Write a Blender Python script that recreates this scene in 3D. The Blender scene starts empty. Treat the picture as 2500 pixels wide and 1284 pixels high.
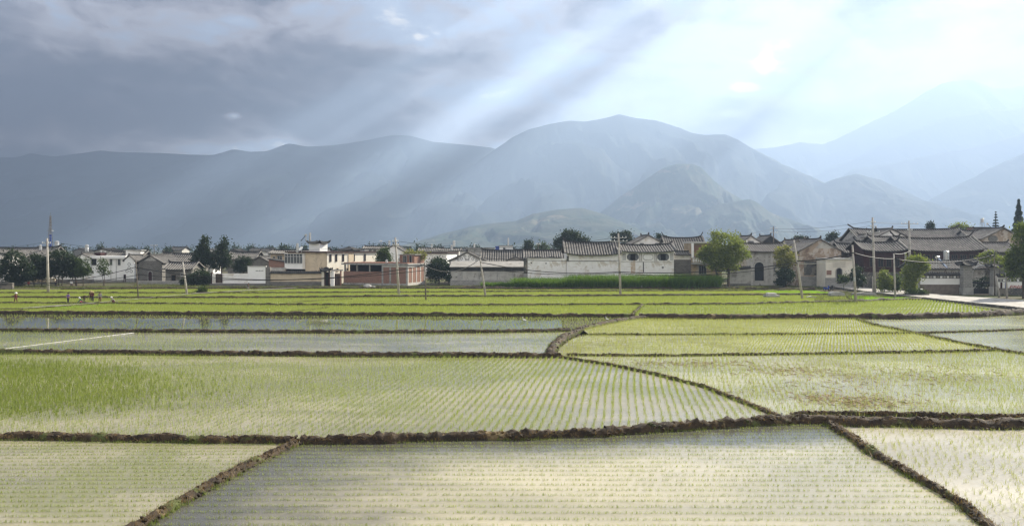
import bpy, bmesh, math, random
import numpy as np
from mathutils import Vector, Matrix, noise as mnoise
random.seed(7)
RNG = np.random.default_rng(11)
scene = bpy.context.scene
COL = scene.collection
H = 8.2            # camera height, metres
F = 2000.0         # focal length in photograph pixels
YH = 605.0         # horizon row
EXPO = 1.84
EF = 2.0 ** EXPO

def X(px, d): return (px - 1250.0) / F * d
def Z(py, d): return H - (py - YH) / F * d
def G(px, py):
    d = F * H / (py - YH)
    return ((px - 1250.0) / F * d, d)

# ------------------------------------------------------------------ tagging
def tag(o, label=None, cat=None, group=None, kind=None):
    if label: o['label'] = label
    if cat: o['category'] = cat
    if group: o['group'] = group
    if kind: o['kind'] = kind
    return o

def thing(name, label, cat, loc=(0, 0, 0), rz=0.0, group=None):
    o = bpy.data.objects.new(name, None)
    o.empty_display_size = 0.3
    COL.objects.link(o)
    o.location = loc
    o.rotation_euler = (0, 0, rz)
    return tag(o, label, cat, group)

def link_mesh(name, me, mat=None, parent=None, smooth=False):
    o = bpy.data.objects.new(name, me)
    COL.objects.link(o)
    if mat is not None and len(me.materials) == 0:
        me.materials.append(mat)
    if parent is not None:
        o.parent = parent
    if smooth:
        me.polygons.foreach_set('use_smooth', [True] * len(me.polygons))
    return o

def np_mesh(name, V, Fc, smooth=False):
    """V (n,3) array, Fc (m,k) index array with constant k."""
    V = np.asarray(V, dtype=np.float32); Fc = np.asarray(Fc, dtype=np.int32)
    m, k = Fc.shape
    me = bpy.data.meshes.new(name)
    me.vertices.add(len(V)); me.vertices.foreach_set('co', V.ravel())
    me.loops.add(m * k); me.loops.foreach_set('vertex_index', Fc.ravel())
    me.polygons.add(m)
    me.polygons.foreach_set('loop_start', np.arange(0, m * k, k, dtype=np.int32))
    try: me.polygons.foreach_set('loop_total', np.full(m, k, dtype=np.int32))
    except Exception: pass
    if smooth: me.polygons.foreach_set('use_smooth', np.ones(m, dtype=bool))
    me.update(calc_edges=True)
    return me

XF = [None]      # optional turn applied while a side wall's fittings are built
class MB:
    """collects simple shapes into one mesh"""
    def __init__(s): s.v = []; s.f = []
    def poly(s, pts, faces):
        n = len(s.v); s.v += [tuple(p) for p in pts]; s.f += [tuple(i + n for i in f) for f in faces]; return s
    def box(s, x0, x1, y0, y1, z0, z1):
        return s.poly([(x0,y0,z0),(x1,y0,z0),(x1,y1,z0),(x0,y1,z0),(x0,y0,z1),(x1,y0,z1),(x1,y1,z1),(x0,y1,z1)],
                      [(0,3,2,1),(4,5,6,7),(0,1,5,4),(1,2,6,5),(2,3,7,6),(3,0,4,7)])
    def prism(s, prof, y0, y1):
        """profile [(x,z)] counter-clockwise seen from -y, pushed from y0 to y1"""
        n = len(prof)
        pts = [(x, y0, z) for x, z in prof] + [(x, y1, z) for x, z in prof]
        fs = [tuple(range(n)), tuple(range(2*n-1, n-1, -1))]
        fs += [(i, i+n, (i+1) % n + n, (i+1) % n) for i in range(n)]
        return s.poly(pts, fs)
    def prismx(s, prof, x0, x1):
        n = len(prof)
        pts = [(x0, y, z) for y, z in prof] + [(x1, y, z) for y, z in prof]
        fs = [tuple(range(n-1, -1, -1)), tuple(range(n, 2*n))]
        fs += [(i, (i+1) % n, (i+1) % n + n, i+n) for i in range(n)]
        return s.poly(pts, fs)
    def tube(s, pts, r, n=6, cap=True):
        pts = [Vector(p) for p in pts]
        if not hasattr(r, '__len__'): r = [r] * len(pts)
        base = len(s.v)
        for i, p in enumerate(pts):
            a = pts[max(i-1, 0)]; b = pts[min(i+1, len(pts)-1)]
            t = (b - a).normalized() if (b - a).length > 1e-9 else Vector((0, 0, 1))
            up = Vector((0, 0, 1)) if abs(t.z) < .9 else Vector((1, 0, 0))
            u = t.cross(up).normalized(); w = t.cross(u)
            for k in range(n):
                an = 2*math.pi*k/n
                s.v.append(tuple(p + (u*math.cos(an) + w*math.sin(an))*r[i]))
        for i in range(len(pts)-1):
            for k in range(n):
                a = base+i*n+k; b = base+i*n+(k+1) % n
                s.f.append((a, b, b+n, a+n))
        if cap:
            s.f.append(tuple(base+k for k in range(n-1, -1, -1)))
            s.f.append(tuple(base+(len(pts)-1)*n+k for k in range(n)))
        return s
    def lathe(s, prof, n=12, cx=0, cy=0, z0=0):
        base = len(s.v)
        for r, z in prof:
            for k in range(n):
                an = 2*math.pi*k/n
                s.v.append((cx+r*math.cos(an), cy+r*math.sin(an), z0+z))
        for i in range(len(prof)-1):
            for k in range(n):
                a = base+i*n+k; b = base+i*n+(k+1) % n
                s.f.append((a, b, b+n, a+n))
        s.f.append(tuple(base+k for k in range(n-1, -1, -1)))
        s.f.append(tuple(base+(len(prof)-1)*n+k for k in range(n)))
        return s
    def blob(s, c, r, n=8, jit=.2):
        if not hasattr(r, '__len__'): r = (r, r, r)
        base = len(s.v); m = max(4, n//2+1)
        rr = [[1+random.uniform(-jit, jit) for _ in range(n)] for _ in range(m+1)]
        for i in range(m+1):
            th = math.pi*i/m
            for k in range(n):
                an = 2*math.pi*k/n
                q = rr[i][k] if 0 < i < m else 1
                s.v.append((c[0]+r[0]*q*math.sin(th)*math.cos(an), c[1]+r[1]*q*math.sin(th)*math.sin(an), c[2]+r[2]*q*math.cos(th)))
        for i in range(m):
            for k in range(n):
                a = base+i*n+k; b = base+i*n+(k+1) % n
                s.f.append((a, a+n, b+n, b))
        return s
    def build(s, name, mat, parent=None, smooth=False):
        me = bpy.data.meshes.new(name)
        if XF[0] is not None: s.v = [tuple(XF[0] @ Vector(q)) for q in s.v]
        me.from_pydata(s.v, [], s.f)
        me.update()
        return link_mesh(name, me, mat, parent, smooth)

# ------------------------------------------------------------------ materials
class NT:
    def __init__(s, nt): s.nt = nt; nt.nodes.clear()
    def n(s, typ, **kw):
        nd = s.nt.nodes.new(typ)
        for k, v in kw.items(): setattr(nd, k, v)
        return nd
    def l(s, a, b): s.nt.links.new(a, b)
    def inp(s, sock, v):
        if v is None: return
        if hasattr(v, 'is_output') or isinstance(v, bpy.types.NodeSocket): s.l(v, sock)
        else: sock.default_value = v
    def math(s, op, a, b=None, c=None, clamp=False):
        nd = s.n('ShaderNodeMath', operation=op, use_clamp=clamp)
        for i, v in enumerate((a, b, c)):
            if v is not None: s.inp(nd.inputs[i], v)
        return nd.outputs[0]
    def mix(s, f, a, b, bt='MIX'):
        nd = s.n('ShaderNodeMix', data_type='RGBA', blend_type=bt)
        s.inp(nd.inputs[0], f); s.inp(nd.inputs[6], c4(a)); s.inp(nd.inputs[7], c4(b))
        return nd.outputs[2]
    def noise(s, vec, scale, detail=4, rough=.55, dist=0.0):
        nd = s.n('ShaderNodeTexNoise')
        if vec is not None: s.l(vec, nd.inputs['Vector'])
        nd.inputs['Scale'].default_value = scale; nd.inputs['Detail'].default_value = detail
        nd.inputs['Roughness'].default_value = rough; nd.inputs['Distortion'].default_value = dist
        return nd.outputs['Fac']
    def ramp(s, f, stops, interp='LINEAR'):
        nd = s.n('ShaderNodeValToRGB'); cr = nd.color_ramp; cr.interpolation = interp
        while len(cr.elements) < len(stops): cr.elements.new(.5)
        for e, (p, c) in zip(cr.elements, stops):
            e.position = p; e.color = c4(c)
        s.l(f, nd.inputs[0]); return nd.outputs[0]
    def smooth(s, v, a, b, lo=0., hi=1.):
        nd = s.n('ShaderNodeMapRange', interpolation_type='SMOOTHSTEP')
        s.inp(nd.inputs[0], v)
        for i, q in zip((1, 2, 3, 4), (a, b, lo, hi)): nd.inputs[i].default_value = q
        return nd.outputs[0]
    def scalexyz(s, vec, sc):
        nd = s.n('ShaderNodeMapping'); s.l(vec, nd.inputs[0]); nd.inputs['Scale'].default_value = sc; return nd.outputs[0]

def c4(c):
    if isinstance(c, bpy.types.NodeSocket): return c
    if isinstance(c, (int, float)): return (c, c, c, 1)
    return tuple(c) if len(c) == 4 else tuple(c) + (1,)

MATS = {}
def new_mat(name):
    m = bpy.data.materials.new(name); m.use_nodes = True
    MATS[name] = m
    return m, NT(m.node_tree)

def finish(t, color, rough=.9, bump=None, bstr=.3, bdist=.05, spec=.3, metal=0., ior=None):
    b = t.n('ShaderNodeBsdfPrincipled'); o = t.n('ShaderNodeOutputMaterial')
    t.inp(b.inputs['Base Color'], c4(color)); t.inp(b.inputs['Roughness'], rough)
    b.inputs['Specular IOR Level'].default_value = spec; b.inputs['Metallic'].default_value = metal
    if ior: b.inputs['IOR'].default_value = ior
    if bump is not None:
        bp = t.n('ShaderNodeBump'); bp.inputs['Strength'].default_value = bstr; bp.inputs['Distance'].default_value = bdist
        t.l(bump, bp.inputs['Height']); t.l(bp.outputs[0], b.inputs['Normal'])
    t.l(b.outputs[0], o.inputs['Surface'])
    return b

def M(name, c1, c2=None, scale=1.5, rough=.9, bscale=25, bstr=.3, bdist=.04, spec=.2, c3=None, s3=.4, metal=0., lo=.4, hi=.62):
    """mottled surface: two colours in patches, a third in larger stains, fine bump"""
    m, t = new_mat(name)
    co = t.n('ShaderNodeTexCoord').outputs['Object']
    n1 = t.noise(co, scale, 6, .6)
    col = t.mix(t.smooth(n1, lo, hi), c1, c2 or tuple(x*.8 for x in c1))
    if c3:
        n3 = t.noise(co, s3, 7, .68, .6)
        col = t.mix(t.smooth(n3, .52, .62), col, c3)
    nf = t.noise(co, bscale, 3, .6)
    col = t.mix(.35, col, t.mix(nf, (.55,.55,.55), (1.3,1.3,1.3)), 'MULTIPLY')
    finish(t, col, rough, nf, bstr, bdist, spec, metal)
    return m

def brickmat(name, a, b, mortar, bw=.28, bh=.09, msize=.012, patch=None):
    m, t = new_mat(name)
    co = t.n('ShaderNodeTexCoord').outputs['Object']
    sp = t.n('ShaderNodeSeparateXYZ'); t.l(co, sp.inputs[0])
    cb = t.n('ShaderNodeCombineXYZ'); t.l(t.math('ADD', sp.outputs[0], sp.outputs[1]), cb.inputs[0]); t.l(sp.outputs[2], cb.inputs[1])
    br = t.n('ShaderNodeTexBrick'); t.l(cb.outputs[0], br.inputs['Vector'])
    br.inputs['Color1'].default_value = c4(a); br.inputs['Color2'].default_value = c4(b); br.inputs['Mortar'].default_value = c4(mortar)
    br.inputs['Scale'].default_value = 1; br.inputs['Brick Width'].default_value = bw; br.inputs['Row Height'].default_value = bh
    br.inputs['Mortar Size'].default_value = msize
    n = t.noise(co, 1.3, 6, .65)
    col = t.mix(.5, br.outputs[0], t.mix(n, (.4,.4,.4), (1.5,1.5,1.5)), 'MULTIPLY')
    if patch: col = t.mix(t.smooth(t.noise(co, .55, 6, .6), .5, .56), col, patch)
    finish(t, col, .92, br.outputs['Fac'], -.4, .02, .15)
    return m

def leafmat(name, dark, light, trans=.45, rough=.6):
    m, t = new_mat(name)
    g = t.n('ShaderNodeNewGeometry'); co = t.n('ShaderNodeTexCoord').outputs['Object']
    n = t.noise(co, .9, 3, .6)
    f = t.math('ADD', t.math('MULTIPLY', g.outputs['Random Per Island'], .6), t.math('MULTIPLY', n, .5))
    col = t.mix(t.math('SUBTRACT', f, .05, clamp=True), dark, light)
    p = t.n('ShaderNodeBsdfPrincipled'); t.l(col, p.inputs['Base Color']); p.inputs['Roughness'].default_value = rough
    p.inputs['Specular IOR Level'].default_value = .25
    tr = t.n('ShaderNodeBsdfTranslucent'); t.l(t.mix(.6, col, (1.2, 1.25, .5), 'MULTIPLY'), tr.inputs[0])
    mx = t.n('ShaderNodeMixShader'); mx.inputs[0].default_value = trans
    t.l(p.outputs[0], mx.inputs[1]); t.l(tr.outputs[0], mx.inputs[2])
    o = t.n('ShaderNodeOutputMaterial'); t.l(mx.outputs[0], o.inputs[0])
    return m
# ================================================================== camera, sun, sky, air
cam = bpy.data.cameras.new('camera'); camo = bpy.data.objects.new('camera', cam); COL.objects.link(camo)
cam.sensor_width = 36; cam.lens = 36 * F / 2500; cam.clip_start = .5; cam.clip_end = 60000
camo.location = (0, 0, H); camo.rotation_euler = (math.radians(90), 0, 0)
cam.shift_y = (YH - 642.0) / 2500.0
scene.camera = camo

SUN_EL, SUN_AZ = math.radians(32), math.radians(50)      # azimuth from +y towards +x
S = Vector((math.sin(SUN_AZ)*math.cos(SUN_EL), math.cos(SUN_AZ)*math.cos(SUN_EL), math.sin(SUN_EL)))
sl = bpy.data.lights.new('sun', 'SUN'); so = bpy.data.objects.new('sun', sl); COL.objects.link(so)
sl.energy = 5.0; sl.angle = math.radians(.55); sl.color = (1, .92, .775)
so.rotation_euler = (-S).to_track_quat('-Z', 'Y').to_euler()
so.location = S * 300

vs = scene.view_settings
scene.display_settings.display_device = 'sRGB'
vs.view_transform = 'Standard'; vs.look = 'None'; vs.exposure = EXPO; vs.gamma = 1; vs.use_curve_mapping = False
scene.render.engine = 'CYCLES'
cy = scene.cycles
cy.use_denoising = True; cy.max_bounces = 7; cy.diffuse_bounces = 3; cy.glossy_bounces = 3; cy.transmission_bounces = 4
cy.volume_bounces = 0; cy.transparent_max_bounces = 12; cy.sample_clamp_indirect = 6; cy.caustics_reflective = False
cy.caustics_refractive = False; cy.filter_width = 1.4

def dir_az_el(px, py):
    u, w = (px-1250)/F, (YH-py)/F
    return math.atan2(u, 1), math.atan2(w, math.hypot(u, 1))

w = bpy.data.worlds.new('World'); scene.world = w; w.use_nodes = True
t = NT(w.node_tree)
tc = t.n('ShaderNodeTexCoord').outputs['Generated']
vn = t.n('ShaderNodeVectorMath', operation='NORMALIZE'); t.l(tc, vn.inputs[0]); D = vn.outputs[0]
sp = t.n('ShaderNodeSeparateXYZ'); t.l(D, sp.inputs[0]); dx, dy, dz = sp.outputs
dot = t.n('ShaderNodeVectorMath', operation='DOT_PRODUCT'); t.l(D, dot.inputs[0]); dot.inputs[1].default_value = S
cosg = dot.outputs['Value']
az = t.math('ARCTAN2', dx, dy); el = t.math('ARCSINE', dz)
sky = t.n('ShaderNodeTexSky', sky_type='NISHITA'); sky.sun_disc = False
sky.sun_elevation = SUN_EL; sky.sun_rotation = SUN_AZ; sky.air_density = 1.2; sky.dust_density = 1.5; sky.altitude = 1900
# cloud layer seen in perspective
dzz = t.math('ADD', t.math('MAXIMUM', dz, 0.0), .13)
cb = t.n('ShaderNodeCombineXYZ'); t.l(t.math('DIVIDE', dx, dzz), cb.inputs[0]); t.l(t.math('DIVIDE', dy, dzz), cb.inputs[1])
D2 = t.scalexyz(D, (1, 1, 2.3))
n1 = t.noise(D2, 4.6, 9, .60, .45)
n2 = t.noise(D2, 13, 7, .62, .5)
n3 = t.noise(D, 14, 6, .65, .6)
tt = t.ramp(t.math('MULTIPLY_ADD', cosg, .5, .5), [(.30, .20), (.60, .15), (.72, .22), (.80, .33), (.86, .34), (.93, .30), (1.0, .28)], 'B_SPLINE')
v = t.math('ADD', tt, t.math('MULTIPLY', t.math('SUBTRACT', n1, .5), 2.4))
v = t.math('ADD', v, t.math('MULTIPLY', t.math('SUBTRACT', n2, .5), 1.2))
v = t.math('ADD', v, t.smooth(dy, .15, -.5, 0., .15))  # unseen sky behind the camera raised to add fill on shaded walls
def blob(px, py, rx, ry, amp, nz=1.0):
    global v
    a0, e0 = dir_az_el(px, py)
    a = t.math('MULTIPLY', t.math('SUBTRACT', az, a0), F/rx)
    b = t.math('MULTIPLY', t.math('SUBTRACT', el, e0), F/ry)
    r2 = t.math('ADD', t.math('MULTIPLY', a, a), t.math('MULTIPLY', b, b))
    if nz: r2 = t.math('ADD', r2, t.math('MULTIPLY', t.math('SUBTRACT', n3, .5), 3.0*nz))
    g = t.math('EXPONENT', t.math('MULTIPLY', t.math('MAXIMUM', r2, 0.), -1.0))
    v = t.math('ADD', v, t.math('MULTIPLY', g, amp*1.5))
for bl in [(1062,104,75,24,.20,1.8),(1000,108,170,50,.13,1.2),(900,70,230,80,.08,.8),(620,50,260,70,.13,.5),(270,40,190,55,.10,.5),(960,30,260,70,.07,.5),(1230,70,190,90,.06,.5),(420,235,420,60,-.05,.6),(571,283,14,6,.5,.9),(575,300,90,40,.07,.5),
           (90,165,190,60,.16,.9),(330,110,240,50,.07,.8),(1160,228,120,40,.22,1),(560,230,420,110,-.10,.4),(180,100,260,50,-.06,.6),
           (100,350,500,30,.17,.6),(680,352,75,16,.42,.4),(560,368,130,16,.2,.5),(1215,355,70,20,.3,.3),
           (1866,158,14,22,.36,1.2),(1818,216,40,13,.36,1.4),(1780,277,25,8,.25,.8),(1950,130,120,50,.10,1.6),(1990,170,140,60,.12,.8),(1300,60,260,60,-.10,.7)]:
    blob(*bl)
cc = t.ramp(v, [(0., (.080,.066,.074)), (.18, (.18,.152,.162)), (.34, (.36,.32,.335)), (.52, (.56,.52,.54)), (.70, (.52,.60,.75)), (.85, (.62,.71,.86)), (1., (1.25,1.2,1.12))])
cc = t.mix(t.smooth(dy, .1, -.4), cc, (.68, .63, .575))  # rear sky warmed so its added fill stays neutral on white walls
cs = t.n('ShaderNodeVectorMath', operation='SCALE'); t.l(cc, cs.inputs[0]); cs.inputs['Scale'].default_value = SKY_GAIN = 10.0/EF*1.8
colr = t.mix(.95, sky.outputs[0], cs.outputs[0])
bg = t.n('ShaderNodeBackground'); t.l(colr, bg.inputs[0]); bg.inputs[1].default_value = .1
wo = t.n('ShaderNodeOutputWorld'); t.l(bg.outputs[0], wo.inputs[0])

# hazy air over the valley
HAZE = 2.4e-4
mb = MB().box(-9000, 9000, -900, 8600, -1.5, 1640)
m, t = new_mat('hazy_air')
pv = t.n('ShaderNodeVolumePrincipled'); pv.inputs['Color'].default_value = (.50, .68, 1.0, 1)
pv.inputs['Density'].default_value = HAZE; pv.inputs['Anisotropy'].default_value = .25
o = t.n('ShaderNodeOutputMaterial'); t.l(pv.outputs[0], o.inputs['Volume'])
tag(mb.build('haze', m), 'pale blue haze filling the valley in front of the mountains', kind='stuff')

# broken cloud deck added out of frame, its gaps shaped to cut the sunbeams
DECK = 3400.0
CX, CY = S.x/S.z*(DECK-H), S.y/S.z*(DECK-H)
m, t = new_mat('cloud_vapour')
co = t.n('ShaderNodeTexCoord').outputs['Object']
finish(t, t.mix(t.noise(co, .002, 5), (.62,.64,.68), (.85,.86,.88)), 1.0)
MCLOUD = m
m, t = new_mat('thin_cloud_vapour')
co = t.n('ShaderNodeTexCoord').outputs['Object']
fd = t.n('ShaderNodeBsdfDiffuse'); fd.inputs[0].default_value = (.8,.82,.85,1); ft = t.n('ShaderNodeBsdfTransparent'); fx = t.n('ShaderNodeMixShader')
t.l(t.smooth(t.noise(co, .0045, 5, .6), .30, .70, .18, .72), fx.inputs[0]); t.l(ft.outputs[0], fx.inputs[1]); t.l(fd.outputs[0], fx.inputs[2])
o = t.n('ShaderNodeOutputMaterial'); t.l(fx.outputs[0], o.inputs[0])
MTHIN = m
def cloud_bank(qa, qb, ra, rb, seed, wob=.02, nq=26, nr=46, mat=None):
    V = []; Fc = []
    for side in (0, 1):
        for i in range(nr+1):
            R = ra + (rb-ra)*i/nr
            e0 = qa + wob*2*(mnoise.fractal((R*.0012, seed*3.1, 0), 1, 2, 4)); e1 = qb + wob*2*(mnoise.fractal((R*.0012, seed*3.1+40, 7), 1, 2, 4))
            pin = math.sin(math.pi*i/nr)**.35 if i not in (0, nr) else 0.0
            mid = (e0+e1)/2
            for k in range(nq+1):
                f = k/nq
                q = mid + (e0-mid + (e1-e0)*f)*pin
                x, y = CX+q*R, CY+R
                edge = min(1, 4*f*(1-f)*2.0)*pin
                nn = mnoise.fractal((x*.0011, y*.0011, seed+side*9), 1, 2, 5)
                z = DECK + (-1 if side == 0 else 1)*edge*(90+70*nn) + 25*mnoise.noise((x*.001, y*.001, seed))
                V.append((x, y, z))
    nv = (nr+1)*(nq+1)
    for i in range(nr):
        for k in range(nq):
            a = i*(nq+1)+k
            Fc.append((a, a+1, a+nq+2, a+nq+1)); Fc.append((nv+a, nv+a+nq+1, nv+a+nq+2, nv+a+1))
    o = link_mesh('beam_cloud', np_mesh('beam_cloud', V, Fc, True), mat or MCLOUD)
    return tag(o, kind='structure')
cloud_bank(-1.75, -.39, 950, 7600, 1, .05, 60, 60)
cloud_bank(-.258, -.190, 1900, 7300, 2, .05, 14, 60, MTHIN)
cloud_bank(-.425, -.378, 1500, 7300, 13, .05, 14, 60, MTHIN)
cloud_bank(.10, .16, 3000, 5600, 3, .05, 10, 50, MTHIN)

# ------------------------------------------------------------------ mountains
def hillmat(name, c1, c2, c3, sc):
    m, t = new_mat(name)
    co = t.n('ShaderNodeTexCoord').outputs['Object']
    n = t.noise(co, .006*sc, 8, .65); n2 = t.noise(co, .05*sc, 5, .65)
    col = t.mix(t.smooth(n, .4, .6), c1, c2)
    col = t.mix(t.smooth(t.noise(co, .0035*sc, 8, .7, .4), .56, .66), col, c3)
    col = t.mix(.6, col, t.mix(n2, (.4,.4,.4), (1.5,1.5,1.5)), 'MULTIPLY')
    finish(t, col, .95, n2, .6, 10/sc, .05)
    return m
MH1 = hillmat('far_forest', (.014,.022,.02), (.022,.03,.024), (.036,.038,.028), 1)
MH2 = hillmat('dry_scrub', (.025,.042,.024), (.06,.066,.04), (.16,.13,.085), 2.2)
def hill(prof, d, wf, wb, mat, seed, rough=1.0, nx=460, nf=48, gul=.22):
    prof = sorted(prof); px = [p[0] for p in prof]
    xs = np.linspace(px[0], px[-1], nx)
    hs = np.interp(xs, px, [Z(p[1], d) for p in prof])
    # smooth then roughen the crest
    k = np.ones(3)/3; hp = np.pad(hs, 1, mode='edge'); hs = np.convolve(hp, k, 'valid')
    hmax = hs.max(); V = []
    js = [(-1+j/nf) for j in range(nf+1)] + [(j+1)/8 for j in range(8)]
    for i, p in enumerate(xs):
        x = X(p, d)
        hc = hs[i] + rough*hmax*.03*mnoise.fractal((x*14/d, seed, 2.2), 1, 2, 5)
        for sj in js:
            y = d + (sj*wf if sj < 0 else sj*wb)
            s = 1-abs(sj)
            warp = mnoise.fractal((x*6/d, y*4/d, seed+5), 1, 2, 3)
            g = abs(mnoise.fractal((x*16/d + warp*1.2, y*3.2/d, seed), 1, 2, 5))
            sh = s**1.12
            z = hc*sh - gul*hmax*max(0., 1-g*2.4)*(sh*(1-s)*2.6) + rough*hmax*.06*mnoise.fractal((x*26/d, y*26/d, seed), .8, 2, 6)*min(1, (1-s)*5)*min(1, s*4)
            V.append((x + warp*.02*d*(1-s)*.5, y, max(z, -1.2 if s < .01 else -1.0)))
    nj = len(js); Fc = []
    for i in range(nx-1):
        for j in range(nj-1):
            a = i*nj+j; Fc.append((a, a+nj, a+nj+1, a+1))
    o = link_mesh('hill', np_mesh('hill', V, Fc, True), mat)
    return tag(o, kind='structure')
hill([(-700,400),(-300,390),(-80,378),(0,384),(35,386),(75,375),(130,383),(190,376),(245,368),(300,372),(360,374),(440,376),(520,379),(570,365),(610,372),(650,370),(705,350),(750,358),(800,357),(850,352),(900,343),(960,330),(1000,331),(1055,347),(1120,352),(1200,362),(1260,380),(1400,430),(1600,560)], 6600, 3300, 900, MH1, 1, .28)
hill([(820,610),(950,560),(1060,470),(1130,420),(1210,362),(1250,335),(1290,317),(1340,303),(1390,296),(1430,298),(1480,289),(1512,280),(1550,290),(1600,296),(1660,312),(1690,325),(1720,330),(1770,328),(1800,340),(1840,364),(1900,400),(1980,470),(2060,560),(2120,610)], 5300, 2600, 900, MH1, 2, .3)
hill([(1650,420),(1760,385),(1830,362),(1890,355),(1950,346),(2010,357),(2080,320),(2150,282),(2230,240),(2300,207),(2370,195),(2430,212),(2480,208),(2560,200),(2700,240),(3000,330),(3300,420)], 7400, 2600, 900, MH1, 3, .7)
hill([(1880,520),(1960,440),(2060,400),(2150,352),(2230,318),(2320,290),(2400,268),(2470,262),(2560,250),(2700,280),(3000,360)], 6500, 2200, 800, MH1, 14, .6)
hill([(1900,600),(2000,470),(2080,415),(2180,400),(2280,378),(2400,352),(2500,325),(2650,290),(2900,330),(3200,420)], 5600, 1700, 700, MH1, 4, .4)
hill([(1780,610),(1880,540),(1960,472),(2040,435),(2090,424),(2150,436),(2210,470),(2260,500),(2330,540),(2420,600)], 4000, 1300, 600, MH1, 5, .8, 300)
hill([(2160,610),(2210,530),(2270,490),(2340,452),(2420,410),(2500,375),(2600,340),(2800,330),(3000,400)], 4300, 1300, 600, MH1, 6, .8, 300)
hill([(1380,610),(1410,560),(1460,520),(1505,488),(1560,452),(1620,412),(1650,402),(1690,400),(1712,408),(1740,438),(1770,462),(1800,482),(1850,520),(1900,560),(1960,610)], 3000, 800, 600, MH2, 7, .8, 300, 60, .38)
hill([(1600,610),(1650,562),(1700,525),(1750,500),(1800,492),(1830,488),(1850,496),(1885,520),(1930,535),(1990,560),(2060,610)], 2600, 600, 500, MH2, 8, 1, 260, 50, .38)
hill([(940,612),(1010,592),(1080,570),(1150,553),(1200,546),(1260,540),(1300,522),(1360,512),(1420,508),(1480,525),(1560,560),(1640,610)], 2300, 700, 400, MH2, 9, .45, 300, 50, .28)

# ------------------------------------------------------------------ ground
m, t = new_mat('plain_soil')
co = t.n('ShaderNodeTexCoord').outputs['Object']
col = t.mix(t.smooth(t.noise(co, .02, 6, .6), .4, .6), (.06,.075,.03), (.10,.085,.05))
col = t.mix(.5, col, t.mix(t.noise(co, 1.5, 4), (.5,.5,.5), (1.5,1.5,1.5)), 'MULTIPLY')
finish(t, col, .95, t.noise(co, 6, 4), .4, .05, .1)
tag(MB().poly([(-8900,-800,-.35),(8900,-800,-.35),(8900,8500,-.35),(-8900,8500,-.35)], [(0,1,2,3)]).build('ground', m), kind='structure')
# ================================================================== paddies
def watermat(name, mud, mud2, rough=.06, ripple=.02, rscale=5, algae=None, spec=.5, ra=.14, deep=None):
    m, t = new_mat(name)
    co = t.n('ShaderNodeTexCoord').outputs['Object']
    st = t.scalexyz(co, (.35, 1, 1))
    n = t.noise(st, .16, 6, .62, .5)
    col = t.mix(t.smooth(n, .38, .64), mud, mud2)
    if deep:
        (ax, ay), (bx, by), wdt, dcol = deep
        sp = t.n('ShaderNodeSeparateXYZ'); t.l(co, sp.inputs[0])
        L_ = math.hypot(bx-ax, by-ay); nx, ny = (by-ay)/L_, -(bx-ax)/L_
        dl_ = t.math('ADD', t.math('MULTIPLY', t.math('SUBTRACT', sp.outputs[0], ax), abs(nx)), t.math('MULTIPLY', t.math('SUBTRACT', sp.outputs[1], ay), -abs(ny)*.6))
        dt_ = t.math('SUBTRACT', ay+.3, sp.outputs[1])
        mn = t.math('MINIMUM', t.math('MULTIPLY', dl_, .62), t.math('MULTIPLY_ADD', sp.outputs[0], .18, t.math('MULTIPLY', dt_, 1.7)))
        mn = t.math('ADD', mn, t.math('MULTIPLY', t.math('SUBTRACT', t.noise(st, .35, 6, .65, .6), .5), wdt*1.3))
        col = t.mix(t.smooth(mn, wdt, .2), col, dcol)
    if algae:
        col = t.mix(t.smooth(t.noise(co, .12, 6, .6, .3), .47, .6), col, algae)
    nb = t.noise(t.scalexyz(co, (1, 1.6, 1)), rscale, 3, .5)
    rg = t.math('ADD', t.math('MULTIPLY', t.smooth(t.noise(st, .1, 5, .6, .8), .40, .64), ra), rough)
    finish(t, col, rg, nb, .5, ripple, spec, ior=1.33)
    return m
W_CREAM = watermat('muddy_water', (.12,.12,.08), (.26,.24,.165), .10, .03, 5)
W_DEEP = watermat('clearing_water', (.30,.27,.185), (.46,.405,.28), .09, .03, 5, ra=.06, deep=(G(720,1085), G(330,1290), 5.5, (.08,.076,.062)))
W_GREEN = watermat('green_water', (.19,.175,.12), (.31,.275,.19), .14, .03, 5, (.20,.19,.10))
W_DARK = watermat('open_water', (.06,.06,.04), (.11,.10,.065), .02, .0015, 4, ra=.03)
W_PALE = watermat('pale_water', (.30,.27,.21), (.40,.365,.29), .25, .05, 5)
W_STRAW = watermat('shallow_water', (.24,.23,.15), (.36,.335,.22), .18, .04, 5, (.20,.175,.09))
W_GLIT = watermat('glittering_water', (.17,.17,.115), (.26,.25,.17), .14, .03, 6, ra=.12)
W_FAR = watermat('flooded_soil', (.20,.20,.09), (.30,.30,.14), .2, .03, 3)

def ricemat(name, dark, light, trans=.5):
    m, t = new_mat(name)
    g = t.n('ShaderNodeNewGeometry'); co = t.n('ShaderNodeTexCoord').outputs['Object']
    f = t.math('ADD', t.math('MULTIPLY', g.outputs['Random Per Island'], .55), t.math('MULTIPLY', t.noise(co, .18, 5, .6), .6))
    col = t.mix(t.math('SUBTRACT', f, .1, clamp=True), dark, light)
    p = t.n('ShaderNodeBsdfPrincipled'); t.l(col, p.inputs['Base Color']); p.inputs['Roughness'].default_value = .5
    p.inputs['Specular IOR Level'].default_value = .3
    tr = t.n('ShaderNodeBsdfTranslucent'); t.l(t.mix(.5, col, (1.3,1.3,.5), 'MULTIPLY'), tr.inputs[0])
    mx = t.n('ShaderNodeMixShader'); mx.inputs[0].default_value = trans
    t.l(p.outputs[0], mx.inputs[1]); t.l(tr.outputs[0], mx.inputs[2])
    o = t.n('ShaderNodeOutputMaterial'); t.l(mx.outputs[0], o.inputs[0])
    return m
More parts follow.
